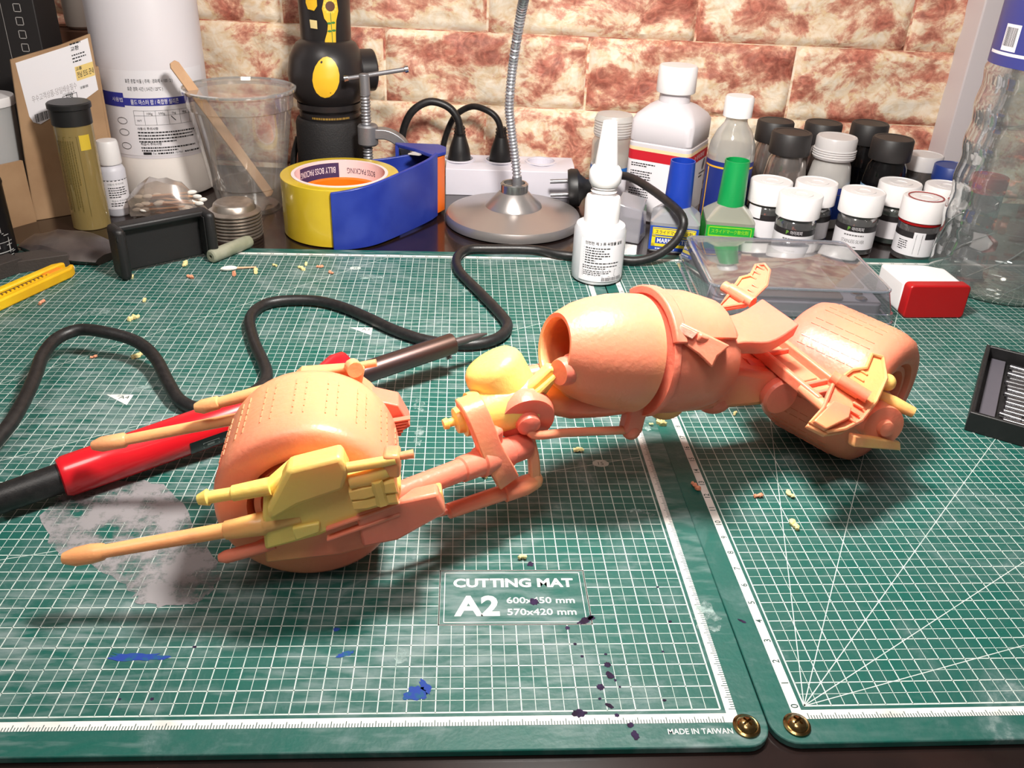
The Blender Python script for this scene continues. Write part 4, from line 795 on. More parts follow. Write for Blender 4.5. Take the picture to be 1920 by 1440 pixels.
YS = pm('sticker_yellow', (234, 184, 44), .4)
circ = lambda cx_, cy_, r_, n=20: [(cx_ + r_ * math.cos(2 * math.pi * i / n), cy_ + r_ * math.sin(2 * math.pi * i / n)) for i in range(n)]
s1 = sticker('sunflower_sticker', [(-.55, -.2), (-.5, .6), (-.25, 1.3), (-.15, 2.0), (-.45, 2.4), (-.6, 3.2), (-.35, 4.1), (.3, 4.3), (.75, 3.9), (.85, 3.0), (.6, 2.2), (.5, 1.2), (.45, -.1), (.1, -.6)], 2.42, 13.3, -72, YS)
sticker('flower_disc', circ(.12, 3.4, .42), 2.44, 13.3, -72, pm('flower_brown', (92, 58, 40), .5), s1)
for k in range(12): sticker('petal', circ(.12 + .52 * math.cos(k * R(30)), 3.4 + .52 * math.sin(k * R(30)), .12, 8), 2.435, 13.3, -72, pm('petal_yellow', (244, 206, 84), .4), s1)
GRN = pm('leaf_green', (52, 120, 50), .5)
sticker('flower_stem', [(.14, -.2), (.2, -.2), (.17, 1.5), (.14, 2.9), (.08, 2.9), (.11, 1.5)], 2.445, 13.3, -72, GRN, s1)
for x, y, sx in ((-.05, 2.0, -1), (.32, 2.05, 1), (-.05, 1.35, -1), (.34, 1.4, 1)): sticker('flower_leaf', [(x + sx * .18 * math.cos(k * .7), y + .1 * math.sin(k * .7) + sx * .03 * k * 0) for k in range(9)], 2.445, 13.3, -72, GRN, s1)
sticker('square_sticker', [(-1.75, 1.55), (-1.1, 1.5), (-1.1, 2.2), (-1.8, 2.25)], 2.42, 13.3, -72, pm('sticker_beige', (222, 200, 140), .5))
sticker('yellow_sticker', [(-1.9, 3.1), (-1.3, 3.0), (-1.0, 3.4), (-1.0, 4.4), (-2.0, 4.4), (-2.1, 3.6)], 2.42, 13.3, -72, YS)
pts_ = [(1.15 * math.cos(k * R(20)), 10.9 + 1.75 * math.sin(k * R(20)) + .25 * math.cos(k * R(20))) for k in range(18)]
m = MB()
def jr(z):
    pr = [(2.6, 8.0), (3.2, 8.6), (3.55, 9.6), (3.6, 10.8), (3.35, 12.2), (2.7, 13.4), (1.6, 14.0)]
    for (r0, z0), (r1, z1) in zip(pr, pr[1:]):
        if z0 <= z <= z1: return r0 + (r1 - r0) * (z - z0) / (z1 - z0)
    return 3
def fj(x, y): a = R(-84) + x / 3.4; r = jr(y) + .04; return (r * math.cos(a), r * math.sin(a), y)
n = len(pts_); rings = [[(p[0] * k, 10.9 + (p[1] - 10.9) * k) for p in pts_] for k in (1, .7, .4, .1)]
m.add([fj(*p) for r_ in rings for p in r_], [(a * n + i, a * n + (i + 1) % n, (a + 1) * n + (i + 1) % n, (a + 1) * n + i) for a in range(3) for i in range(n)] + [tuple(3 * n + i for i in range(n))])
m.build('yellow_sticker', YS, jt)
MB().tube(smoothpath([(-3.2, .4, 4.6), (-3.7, .2, 3), (-3.9, 0, 1.2), (-3.9, -.2, .3)], 5), .3, 8).build('stand_cable', RUBBER, sd)
# ---- G clamp
gc = thing('g_clamp', 'grey metal screw clamp in front of the black stand', 'clamp', (-16.8, 57.2, DZ))
GX = -1.05
pp_ = []; rr_ = []
for i in range(160): pp_.append((GX - .0 - .004 * i * .2, 0, .6 + i * .058)); rr_.append(.42 + .05 * math.sin(i * 1.3))
MB().tube(pp_, rr_, 14).build('screw_spindle', GREYMETAL, gc, smooth=60)
hp = MB().cyl((GX - .1, 0, 9.6), (GX - .15, 0, 11.5), .46, .46, 20).build('spindle_head', GREYMETAL, gc, bev=.1)
hb_ = MB().cyl((-2.85, 0, 11.0), (2.55, .2, 11.95), .2, .2, 12).build('handle_bar', GREYMETAL, gc)
for p, q in (((-2.9, 0, 10.98), (-2.55, 0, 11.05)), ((2.4, .2, 11.92), (2.7, .2, 11.98))): MB().cyl(p, q, .34, .3, 14).build('bar_end', CHROME, hb_)
MB().lathe([(.8, 5.2), (.92, 5.35), (.92, 6.9), (.8, 7.05)], Matrix.Translation((GX, 0, 0)), 28).build('clamp_collar', GREYMETAL, gc)
band([(GX + .6, 0, 6.3), (.8, .1, 6.2), (2.0, .1, 5.4), (2.55, .1, 4.0), (2.6, .1, 2.0), (2.4, .1, .5), (.8, .1, .3), (GX, .0, .3)], 1.2, .9, (0, 1, 0)).build('clamp_frame', GREYMETAL, gc, bev=.15)
# ---- power strip and plugs
ps = thing('power_strip', 'white power strip behind the lamp base with two plugs in it', 'power strip', (-4.6, 61.2, DZ), math.degrees(WA) * .3)
PSW = pm('strip_white', (216, 212, 222), .4)
MB().prism([(-2.1, 0), (2.0, 0), (2.0, 2.9), (-.7, 2.9), (-2.1, 2.55)], -6.2, 6.2, Matrix(((0, 0, 1), (1, 0, 0), (0, 1, 0))).to_4x4()).build('strip_body', PSW, ps, bev=.15); SB_ = [o for o in ps.children if o.name.startswith('strip_body')][0]
for x in (-5.0, -1.0, 3.0):
    s_ = MB().lathe([(1.35, 0), (1.55, .02), (1.55, .12), (1.35, .14)], Matrix.Translation((x, .3, 2.86)), 32, closed=True).build('socket', PSW, ps)
    cut(SB_, MB().cyl((x, .3, 1.6), (x, .3, 3.4), 1.33, 1.33, 32))
    w_ = MB().lathe([(.01, 1.5), (1.3, 1.5), (1.3, 1.9), (.01, 1.9)], Matrix.Translation((x, .3, 0)), 32).build('socket_well', PSW, s_)
    for q in (-.5, .5): cut(w_, MB().cyl((x + q, .3, 1.6), (x + q, .3, 2.2), .2, .2, 14))
for lab, x, arc in (('black plug with thick cord in the left socket of the power strip', -9.55, [(-9.5, 61, 5.2), (-9.75, 61, 6.6), (-10.7, 61.1, 7.7), (-12.4, 61.2, 8.1), (-14, 61.2, 7.2), (-14.9, 61.3, 5.4), (-15.2, 61.4, 3), (-15.1, 61.6, .8), (-15, 61.7, .1)]), ('black plug with thin cord in the socket beside the lamp neck', -5.55, [(-5.5, 61, 5.0), (-5.9, 61.1, 6.5), (-6.8, 61.4, 7.3), (-8.4, 62.4, 7.5), (-10.0, 63.2, 6.4), (-10.9, 63.5, 4.4), (-11.3, 63.6, 2.4), (-11.4, 63.7, .2)])):
    p_ = thing('power_plug', lab, 'plug', (x, 61.4, 2.65))
    MB().lathe([(1.05, -.7), (1.08, 0), (1.1, .2), (.95, 1.1), (.6, 2.2), (.48, 2.6), (.45, 3.2)], n=24).build('plug_body', BLACKP, p_)
    g = MB()
    for k in range(4): g.lathe([(.44, 1.9 + .32 * k), (.62 - .03 * k, 1.95 + .32 * k), (.62 - .03 * k, 2.1 + .32 * k), (.44, 2.15 + .32 * k)], None, 18, closed=True)
    g.build('strain_relief', BLACKP, p_, kind='stuff')
    MB().tube(smoothpath(arc, 6), .36 if x < -8 else .3, 12).build('plug_cord', RUBBER, p_, world=True)
# ------------------------------------------------------------------ things behind the mat, right half
def bottle_fn(x, y, r): return cylmap(r, 0, facing(x, y))
# ---- glue bottle
GX_, GY_ = .95, 38.7; FG = facing(GX_, GY_)
gl_ = thing('glue_bottle', 'white glue bottle with long nozzle cap standing on the mat', 'glue bottle', (GX_, GY_, 0))
MB().lathe([(.1, 0), (1.6, .02), (1.85, .2), (1.92, .6), (1.92, 3.9), (1.78, 4.3), (1.45, 4.5), (1.2, 4.55)], n=40).build('bottle_body', pm('glue_body', (204, 204, 208), .35, sss=.2, sssr=(1, 1, 1)), gl_)
MB().lathe([(1.28, 4.5), (1.3, 6.1), (1.2, 6.4), (.85, 6.5), (.85, 6.75), (.95, 6.8), (.85, 6.9), (.85, 7.05), (.95, 7.1), (.8, 7.25)], n=36).build('screw_collar', WHITE, gl_)
MB().lathe([(1.0, 7.25), (1.15, 7.5), (1.18, 8.2), (1.0, 8.55), (.82, 8.7), (.52, 11.6), (.48, 11.75), (.1, 11.8)], n=36).build('nozzle_cap', WHITE, gl_)
m = MB(); curvedpatch(m, 1.93, .45, 3.7, FG - 42, FG + 72, 24); gll = m.build('bottle_label', PAPER, gl_)
m = MB(); f_ = cylmap(1.938, 0, FG + 14); m.text('안전한 제 3 류 위험물 설명', -1.5, 3.3, .2, fn=f_, w=2.9, bold=.02)
for k in range(7): m.text('•', -1.6, 2.98 - .19 * k, .12, fn=f_); bars(m, f_, -1.45, 2.98 - .19 * k, (1.9, 1.4, 1.8, 1.9, 1.3, .8, 2.7)[k], 1, .09, .2, 30 + k, 1)
bars(m, f_, -1.6, 1.6, 2.9, 2, .08, .16, 41); 
for a in ((-1.6, 1.5, .85, .87), (-1.6, 1.5, 1.36, 1.38), (-1.6, -1.58, .85, 1.38), (.9, .92, .85, 1.38)): rect(m, f_, *a, 6)
bars(m, f_, -1.5, 1.22, 2.2, 3, .07, .14, 42); barcode(m, f_, -.1, 1.7, .5, .78, 43)
flat(m, 'label_print', INK, gll)
# ---- large bottle with red label
rb = thing('thinner_bottle', 'large white square bottle with a red banded label behind the blue capped bottle', 'bottle', (9.2, 54.6, DZ), -32)
def rsq(hw, r, z, n=6): return [(x, y, z) for x, y in rrect(-hw, hw, -hw, hw, r, n)]
HD = pm('hdpe_milky', (206, 200, 204), .38, sss=.2, sssr=(1, 1, 1))
MB().loft([rsq(2.7, .6, 0), rsq(2.85, .7, .15), rsq(2.85, .7, 7.0), rsq(2.75, .7, 7.1), rsq(2.85, .7, 7.25), rsq(2.85, .7, 8.9), rsq(2.6, .8, 9.4), rsq(1.9, 1.2, 10.1), rsq(1.35, 1.3, 10.4), rsq(1.3, 1.28, 11.3)]).build('bottle_body', HD, rb)
MB().lathe([(1.65, 11.2), (1.7, 11.3), (1.66, 13.3), (1.55, 13.45), (.1, 13.45)], n=40).build('bottle_cap', WHITE, rb)
def wrap4(hw, rr, z0, z1, a, b):
    pts = rrect(-hw, hw, -hw, hw, rr, 6)
    m = MB(); k = pts[a:b]; m.add([(x, y, z) for x, y in k for z in (z0, z1)], [(2 * i, 2 * i + 2, 2 * i + 3, 2 * i + 1) for i in range(len(k) - 1)]); return m
# points 0..6 = front-right corner, 21..27 = front-left corner; front side faces -y
def wrapfl(hw, rr, z0, z1):
    pts = rrect(-hw, hw, -hw, hw, rr, 6); k = [((-hw), hw - .55)] + pts[21:28] + pts[0:7] + [(hw, .0 + hw - .55)]
    m = MB(); m.add([(x, y, z) for x, y in k for z in (z0, z1)], [(2 * i, 2 * i + 2, 2 * i + 3, 2 * i + 1) for i in range(len(k) - 1)]); return m
lw_ = wrapfl(2.865, .7, 1.0, 6.7).build('bottle_label', PAPER, rb)
wrapfl(2.875, .7, 5.55, 6.4).build('red_band', pm('label_red', (190, 24, 40), .45), lw_); wrapfl(2.874, .7, 6.4, 6.7).build('gold_band', pm('label_cream', (232, 204, 160), .5), lw_)
fx = lambda x, y: (2.885, x, y); fy = lambda x, y: (x, -2.885, y)
m = MB(); m.text('P 아이피피', -1.2, 5.75, .4, fn=fx, w=2.6); flat(m, 'white_lettering', PAPER, lw_)
m = MB(); bars(m, fy, -2.3, 5.2, 2.4, 2, .1, .2, 51); bars(m, fy, -2.3, 4.5, 2.0, 6, .1, .22, 52); bars(m, fy, -2.3, 2.9, 2.0, 7, .1, .22, 53); bars(m, fx, .6, 4.2, 1.6, 2, .12, .3, 54); flat(m, 'label_print', INK, lw_)
m = MB(); m.add([fx(1.6 + .35 * math.cos(k * .4) + .15 * math.sin(k * .4), 5.0 + .5 * math.sin(k * .4)) for k in range(16)], [tuple(range(16))]); flat(m, 'grey_leaf', pm('leaf_grey', (110, 104, 112), .5), lw_)
m = MB(); m.add([fy(1.5 + .5 * math.cos(k * .4), 1.6 + .32 * math.sin(k * .4) + .25 * math.cos(k * .4)) for k in range(16)], [tuple(range(16))]); flat(m, 'green_leaf', pm('leaf_print', (60, 124, 60), .5), lw_)
# ---- clear bottle with blue label
LV = clear('glassy', (228, 226, 220), .3, .06, .28)
cbt = thing('color_bottle', 'clear round bottle with white cap and blue label behind the green capped bottle', 'bottle', (14.0, 51.6, DZ)); FB = facing(14.0, 51.6)
MB().lathe([(1.85, 0), (2.0, .1), (2.0, 6.6), (1.9, 7.6), (1.5, 8.6), (1.0, 9.3), (.9, 9.6), (.9, 10.2)], n=36).build('bottle_wall', LV, cbt)
MB().lathe([(.1, .1), (1.85, .12), (1.85, 6.6), (1.7, 7.4), (.1, 7.4)], n=30).build('liquid', pm('grey_liquid', (150, 142, 134), .3), cbt)
MB().lathe([(1.2, 9.9), (1.22, 11.4), (1.1, 11.6), (.1, 11.6)], n=32).build('bottle_cap', WHITE, cbt)
m = MB(); curvedpatch(m, 2.015, 1.2, 6.3, FB - 80, FB + 80, 28); cl_ = m.build('bottle_label', pm('label_navy', (28, 44, 118), .4), cbt)
f_ = cylmap(2.025, 0, FB); OY = pm('label_orange', (232, 172, 40), .5)
m = MB(); rect(m, f_, -2.6, 2.6, 5.75, 5.9, 16); rect(m, f_, .9, 2.2, 3.3, 4.1, 6); rect(m, f_, -2.1, -1.95, 1.2, 5.7); m.text('COLOR', .2, 4.5, .55, fn=f_, w=1.8, bold=.02); flat(m, 'orange_print', OY, cl_)
m = MB(); m.text('ZER', 1.1, 3.45, .48, fn=cylmap(2.03, 0, FB), w=.9, bold=.02); flat(m, 'label_lettering', INK, cl_)
# ---- surfacer bottle, half hidden
su = thing('surfacer_bottle', 'clear bottle with white and blue label half hidden behind the glue nozzle', 'bottle', (4.6, 57.6, DZ)); FS = facing(4.6, 57.6)
MB().lathe([(1.7, 0), (1.85, .1), (1.85, 6.0), (1.6, 6.6), (1.5, 6.8)], n=32).build('bottle_wall', LV, su)
MB().lathe([(.1, .1), (1.7, .12), (1.7, 4.5), (.1, 4.5)], n=28).build('liquid', pm('pale_liquid', (196, 190, 184), .4), su)
cc = MB()
cc.lathe([(1.75, 6.6)] + [(1.75 + (.07 if k % 2 else 0), 6.7 + .12 * k) for k in range(13)] + [(1.6, 8.5), (.1, 8.5)], None, 32); cc.build('bottle_cap', MILKY, su)
m = MB(); curvedpatch(m, 1.862, 1.0, 3.9, FS - 80, FS + 80); s_l = m.build('bottle_label', PAPER, su)
m = MB(); curvedpatch(m, 1.87, 3.2, 3.9, FS - 80, FS + 80); m.build('blue_stripe', pm('stripe_blue', (30, 100, 176), .5), s_l)
m = MB(); f_ = cylmap(1.872, 0, FS); m.text('SUR', -.9, 2.2, .5, fn=f_, w=1.2); bars(m, f_, -1.2, 1.7, 2.2, 2, .1, .25, 61); flat(m, 'label_lettering', pm('ink_navy', (48, 60, 100), .5), s_l)
# ---- two square glue bottles with tall caps
def sq_bottle(nm, label, loc, rz, capm, main, bord, body_t, texts):
    t = thing(nm, label, 'bottle', loc, rz); hw = 2.0
    MB().loft([rsq(hw - .1, .3, 0), rsq(hw, .4, .12), rsq(hw, .4, 2.55), rsq(hw - .25, .5, 2.85), rsq(1.1, .8, 3.55), rsq(1.0, .95, 3.7)]).build('bottle_wall', clear('square_glass_' + nm, body_t, .3, .06, .35), t)
    MB().loft([rsq(hw - .15, .3, .1), rsq(hw - .15, .3, 2.0)]).build('liquid', pm('liquid_' + nm, (150, 150, 150), .3), t)
    cm = capm; n = 36
    pr = [(1.12, 3.6), (1.12, 3.75), (1.0, 7.3), (.92, 7.3), (.95, 6.0), (.1, 5.9)]
    MB().lathe(pr, n=n).build('tall_cap', cm, t)
    fr = lambda x, y: (x, -hw - .012, y); sd_ = lambda x, y: (-hw - .012, -x, y)
    m = MB(); rect(m, fr, -hw + .05, hw - .05, .25, 2.3); rect(m, sd_, -hw + .05, hw - .05, .25, 2.3); lb_ = flat(m, 'bottle_label', main, t)
    f3 = lambda x, y: (x, -hw - .018, y)
    m = MB()
    for x0, x1, y0, y1 in ((-1.75, 1.75, 2.1, 2.18), (-1.75, 1.75, 1.35, 1.45), (-1.75, -1.68, 1.4, 2.18), (1.68, 1.75, 1.4, 2.18)): rect(m, f3, x0, x1, y0, y1)
    if texts[2]: rect(m, f3, -1.75, 1.75, 1.55, 2.05); rect(m, f3, -1.75, 1.4, .55, .8); rect(m, f3, -1.75, -1.45, .55, 1.5)
    flat(m, 'label_border', bord, lb_)
    f4 = lambda x, y: (x, -hw - .024, y); m = MB(); m.text(texts[0], 0, 1.65, .28, fn=f4, w=3.0, align='C', bold=.01)
    flat(m, 'label_lettering', pm('ink_' + nm, (24, 30, 70), .5) if texts[2] else bord, lb_)
    if texts[1]:
        m = MB(); m.text(texts[1], 0.05, .9, .36, fn=f4, w=2.7, align='C', bold=.03); bars(m, f4, -1.4, .32, 2.6, 1, .1, .2, 71); flat(m, 'white_lettering', PAPER, lb_)
    return t
LBLUE = pm('label_royal', (34, 70, 168), .4); LYEL = pm('label_bright_yellow', (232, 208, 40), .45); LGRN = pm('label_green', (36, 164, 56), .4); LLIM = pm('label_lime', (150, 212, 40), .45)
sq_bottle('setter_bottle', 'square glass bottle with tall blue cap and yellow and blue label', (8.55, 46.6, DZ), -14, pm('cap_blue', (24, 58, 160), .35), LBLUE, LYEL, (206, 208, 214), ('スライドマーク軟化剤', 'MARK SETTER', True))
sq_bottle('softer_bottle', 'square glass bottle with tall green cap and green label', (13.2, 47.2, DZ), -10, pm('cap_green', (16, 146, 74), .35), LGRN, LLIM, (206, 208, 190), ('スライドマーク軟化剤', '', False))
# clear wedge shaped pack between the glue and the blue capped bottle
cw = thing('clear_pack', 'empty clear plastic pack leaning beside the blue capped bottle', 'pack', (5.2, 48.2, DZ), -25)
MB().add([(-1, -1.2, 0), (1.1, -1.2, 0), (1.1, 1.2, 0), (-1, 1.2, 0), (-1.2, -.9, 3.2), (.9, -.3, 2.6), (.9, 1.1, 3.4), (-1.2, .8, 3.8)], [(3, 2, 1, 0), (4, 5, 6, 7), (0, 1, 5, 4), (1, 2, 6, 5), (2, 3, 7, 6), (3, 0, 4, 7)]).build('pack_wall', clear('pack_film', (206, 204, 210), .3, .1, .3), cw, bev=.12)
MB().box((-.1, -.2, .08), (1.6, 1.6, .1)).build('pack_base', MILKY, cw)
# ---- paint jars
def rib_cap(r, z0, z1, n=48): return MB().lathe([(r - .08, z0), (r, z0 + .05), (r, z1 - .08), (r - .06, z1), (r - .14, z1), (r - .16, z1 - .05), (.1, z1 - .05)], n=n)
GLASS = clear('jar_glass', (232, 232, 232), .35, .05, .05)
def paint_jar(label, x, y, paint, lab, rz=0, r=1.62, red=False, group=None, text=None, lift=0):
    t = thing('paint_jar', label, 'paint jar', (x, y, DZ), 0, group); F0 = facing(x, y)
    MB().lathe([(r - .15, 0), (r, .12), (r, 2.9), (r - .15, 3.15), (r - .28, 3.3), (r - .28, 3.5)], n=40).build('jar_glass', GLASS, t)
    MB().lathe([(.1, .08), (r - .08, .1), (r - .08, 2.88), (r - .35, 3.3), (.1, 3.3)], n=32).build('paint', paint, t)
    c = rib_cap(r + .13, 3.35, 5.2).build('jar_cap', WHITE, t)
    MB().lathe([(.5, 5.15), (.95, 5.17), (.95, 5.21), (.5, 5.2)], n=28, closed=True).build('cap_emboss', WHITE, c)
    if red: MB().lathe([(r + .02, 3.1), (r + .06, 3.15), (r + .06, 3.3), (r - .1, 3.36)], n=36).build('paint_drip', pm('red_paint', (152, 16, 18), .25), t); MB().lathe([(1.28, 5.19), (1.4, 5.2), (1.4, 5.23), (1.28, 5.22)], n=36, closed=True).build('paint_ring', pm('red_paint', (152, 16, 18), .25), c)
    m = MB(); curvedpatch(m, r + .012, .55, 2.45, F0 - 85, F0 + 85, 26); l_ = m.build('jar_label', lab, t)
    m = MB(); curvedpatch(m, r + .016, 2.05, 2.55, F0 - 85, F0 + 85, 26); m.build('label_header', pm('label_dark', (42, 38, 40), .4), l_)
    fl_ = cylmap(r + .02, 0, F0 + rz)
    if text:
        m = MB(); m.text('아이피피', -.25, 2.18, .26, fn=fl_, w=.95); flat(m, 'brand_lettering', PAPER, l_)
        m = MB(); m.text('P', -.6, 2.16, .3, fn=fl_, bold=.03); flat(m, 'brand_mark', pm('brand_green', (108, 160, 60), .5), l_)
        m = MB(); m.text(text, 0, 1.1, .3, fn=fl_, w=1.9, align='C', bold=.005); bars(m, fl_, -.8, 1.7, 1.6, 1, .12, .2, 81, 1); bars(m, fl_, -.5, .7, .9, 1, .1, .2, 82, 1); flat(m, 'label_lettering', pm('ink_soft', (110, 106, 106), .6), l_)
    if red:
        m = MB(); rect(m, fl_, -.15, .75, .6, 2.6, 4); flat(m, 'barcode_strip', PAPER, l_)
        m = MB(); barcode(m, cylmap(r + .025, 0, F0 + rz), .05, .55, .75, 2.45, 83, True); bars(m, fl_, -1.3, 1.7, .8, 5, .08, .18, 84); flat(m, 'barcode', INK, l_)
    return t
BPA = pm('paint_black', (20, 18, 20), .3); STP = pm('paint_steel', (72, 70, 70), .3, .4); GRP = pm('paint_green', (18, 48, 34), .3); RDP = pm('paint_darkred', (44, 18, 18), .3)
GRPJ = 'white capped paint jars'
paint_jar('white capped paint jar with dark header label behind the scale lid corner', 18.25, 45.3, BPA, PAPER, text='GUN METAL')
paint_jar('white capped jar of steel grey paint with lettered label beside the red stained jar', 24.0, 46.5, STP, PAPER, text='STAINLESS SILVER')
paint_jar('white capped paint jar with red paint drips and a barcode label', 28.6, 45.1, RDP, PAPER, red=True)
j = paint_jar('white capped black paint jar with a tilted tag next to the green capped bottle', 17.0, 48.9, BPA, PAPER)
m = MB(); curvedpatch(m, 1.66, 2.2, 3.2, facing(17, 48.9) - 62, facing(17, 48.9) - 15, 10); m.build('paper_tag', PAPER, j)
paint_jar('white capped black paint jar squeezed in behind the jar in the scale corner', 20.9, 48.8, BPA, PAPER)
paint_jar('white capped jar of dark green paint behind the red stained jar', 28.4, 49.2, GRP, PAPER)
paint_jar('white capped black paint jar next to the big water bottle', 32.2, 48.6, BPA, PAPER)
def round_jar(label, x, y, h, body, cap, capm, stripe=None, r=1.75):
    t = thing('round_jar', label, 'jar', (x, y, DZ))
    MB().lathe([(r - .2, 0), (r, .15), (r, 3.2), (r + .1, 3.6), (r + .1, 4.3), (r - .1, h - 2.5), (1.35, h - 1.9), (1.3, h - 1.6)], n=40).build('jar_body', body, t)
    c = MB()
    pr = [(r, h - 1.9), (r + .04, h - 1.8)]
    if stripe and 'navy2' in stripe.name:
        for k in range(4): pr += [(r + .1, h - 1.7 + .2 * k), (r, h - 1.6 + .2 * k)]
    c.lathe(pr + [(r, h - .15), (r - .1, h), (r - .3, h), (r - .35, h - .04), (.1, h - .04)], None, 40); c.build('jar_cap', capm, t)
    if stripe: 
        m = MB(); m.lathe([(r + .12, 3.3), (r + .12, 3.9)], None, 40, caps=False); m.build('jar_stripe', stripe, t); m = MB(); m.lathe([(r + .02, 1.0), (r + .02, 3.2)], None, 40, caps=False); m.build('jar_label', pm('label_royal2', (30, 60, 140), .4), t)
    return t
SILJ = pm('metallic_paint', (158, 150, 146), .16, .8); CAPB = pm('cap_black', (40, 37, 37), .5)
round_jar('jar of metallic grey paint with black cap behind the white capped jars', 19.9, 53.8, 8.2, SILJ, 0, CAPB)
round_jar('frosted jar with translucent cap between the two black capped jars', 23.7, 53.0, 8.1, clear('frosted_jar', (214, 210, 206), .25, .2, .55), 0, clear('frosted_cap', (220, 216, 216), .2, .3, .7), pm('label_navy2', (40, 50, 120), .4))
round_jar('jar of black paint with black cap and pale blue stripe', 28.8, 53.0, 8.1, pm('black_gloss', (16, 15, 16), .1), 0, CAPB, pm('stripe_pale', (150, 190, 226), .4))
for x, y, lab in ((19.9, 58.2, 'black capped jar at the wall beside the clear round bottle'), (24.4, 58.0, 'black capped jar at the wall behind the frosted jar'), (29.0, 58.3, 'tall black capped jar at the wall behind the jar of black paint')): round_jar(lab, x, y, 8.2, pm('black_gloss', (16, 15, 16), .1) if x > 27 else SILJ, 0, CAPB, r=1.68)
def cap_jar(label, x, y, h, capm, body, r=1.6):
    t = thing('small_jar', label, 'jar', (x, y, DZ))
    MB().lathe([(r - .2, 0), (r - .05, .1), (r - .05, h - 1.3)], n=32).build('jar_body', body, t); rib_cap(r, h - 1.4, h, 40).build('jar_cap', capm, t); return t
cap_jar('small jar with a translucent white cap by the white post', 33.2, 55.0, 6.2, clear('white_cap_clear', (226, 222, 222), .15, .3, .75), SILJ)
cap_jar('small jar with a blue cap by the white post', 34.4, 52.9 - .8, 6.0, pm('cap_navy', (36, 58, 128), .4), SILJ)
cap_jar('small jar with a red cap behind the big water bottle', 36.0, 49.0, 6.0, pm('cap_red', (188, 40, 40), .4), SILJ, 1.5)
cap_jar('low jar with a dull brown lid behind the green paint jar', 30.9, 52.4 - .2, 5.4, pm('cap_brown', (96, 82, 74), .5), SILJ, 1.35) if False else None
# ---- big water bottle
wt = thing('water_bottle', 'big clear ribbed plastic water bottle with blue label by the white post', 'water bottle', (31.9, 38.6, 0))
pr = [(.1, .35), (2.6, .25), (3.6, 0), (4.3, .15), (4.7, .8), (4.75, 2.2)]
for k in range(27):
    z = 2.6 + k * .5; pr.append((4.66 + .09 * math.cos(2 * math.pi * (z - 2.6) / 2.7), z))
pr += [(4.7, 16.0), (4.6, 16.2), (4.6, 24), (4.3, 26), (2.8, 28.5), (1.4, 29.8), (1.3, 31)]
PET = clear('pet_bottle', (226, 230, 230), .26, .05, .07)
MB().lathe(pr, n=56, caps=False).build('bottle_wall', PET, wt, smooth=70)
m = MB(); m.lathe([(4.64, 16.3), (4.64, 24)], None, 56, caps=False); wl = m.build('bottle_label', pm('water_label', (58, 62, 130), .4), wt)
FW = facing(31.9, 38.6); f_ = cylmap(4.65, 0, FW)
m = MB(); rect(m, f_, -4.6, -3.2, 17.3, 19.0, 10); rect(m, f_, -6, 6, 17.0, 17.2, 30); flat(m, 'white_panel', PAPER, wl)
m = MB(); barcode(m, cylmap(4.658, 0, FW), -4.5, -3.4, 17.6, 18.8, 91); flat(m, 'barcode', INK, wl)
MB().lathe([(1.5, 30.4), (1.5, 32), (1.4, 32.2), (.1, 32.2)], n=28).build('bottle_cap', WHITE, wt)
sc_ = MB(); rnd = random.Random(2)
for k in range(7):
    a = R(150 + k * 32); sc_.tube(smoothpath([(4.74 * math.cos(a + .25 * q), 4.74 * math.sin(a + .25 * q), 1 + 5 * q / 3 + .8 * math.sin(q + k)) for q in range(4)], 4), .05, 5)
sc_.build('mould_ridges', PET, wt, kind='stuff')
# ---- digital pocket scale with clear lid
ds = thing('digital_scale', 'small digital scale with steel pan under a clear plastic lid', 'scale', (14.2, 36.5, 0), -3)
SG = pm('scale_grey', (150, 146, 150), .4)
MB().prism(rrect(-5.9, 5.9, -4.6, 4.6, .6), .1, 1.3).build('scale_body', SG, ds, bev=.1)
MB().prism(rrect(-5.5, 3.3, -4.2, 4.2, .4), 1.3, 1.5).build('steel_pan', pm('brushed_pan', (188, 184, 182), .3, .85, bump=(400, .05)), ds, bev=.05)
dp = MB().prism(rrect(3.6, 5.6, -1.8, 2.2, .2), 1.3, 1.36).build('display', pm('lcd', (96, 88, 70), .25), ds)
for y in (-3.8, -2.9, 3.1, 3.9): MB().lathe([(.42, 0), (.42, .12), (.3, .18), (.1, .18)], Matrix.Translation((4.6, y, 1.3)), 20).build('button', CHROME, ds)
LID = clear('lid_plastic', (222, 222, 228), .22, .06, .06)
o1 = rrect(-6.6, 6.6, -5.2, 5.2, .6); o2 = rrect(-6.2, 6.2, -4.85, 4.85, .7)
rg = [[(x, y, z) for x, y in p] for p, z in ((o1, .05), (o1, .8), (rrect(-6.5, 6.5, -5.1, 5.1, .6), .85), (o2, 2.3), (rrect(-6.0, 6.0, -4.65, 4.65, .7), 2.4))]
lid = MB(); n_k = len(o1); lid.loft(rg, None, caps=False); nn = len(lid.v); lid.f.append(tuple(range(nn - n_k, nn))); lid.build('clear_lid', LID, ds)
er = MB(); er.tube([(x, y, 2.35) for x, y in o2] + [(o2[0][0], o2[0][1], 2.35)], .1, 6); er.tube([(x, y, .1) for x, y in o1] + [(o1[0][0], o1[0][1], .1)], .1, 6); er.build('lid_edges', clear('lid_edge', (200, 202, 212), .35, .1, .2), ds, kind='stuff')
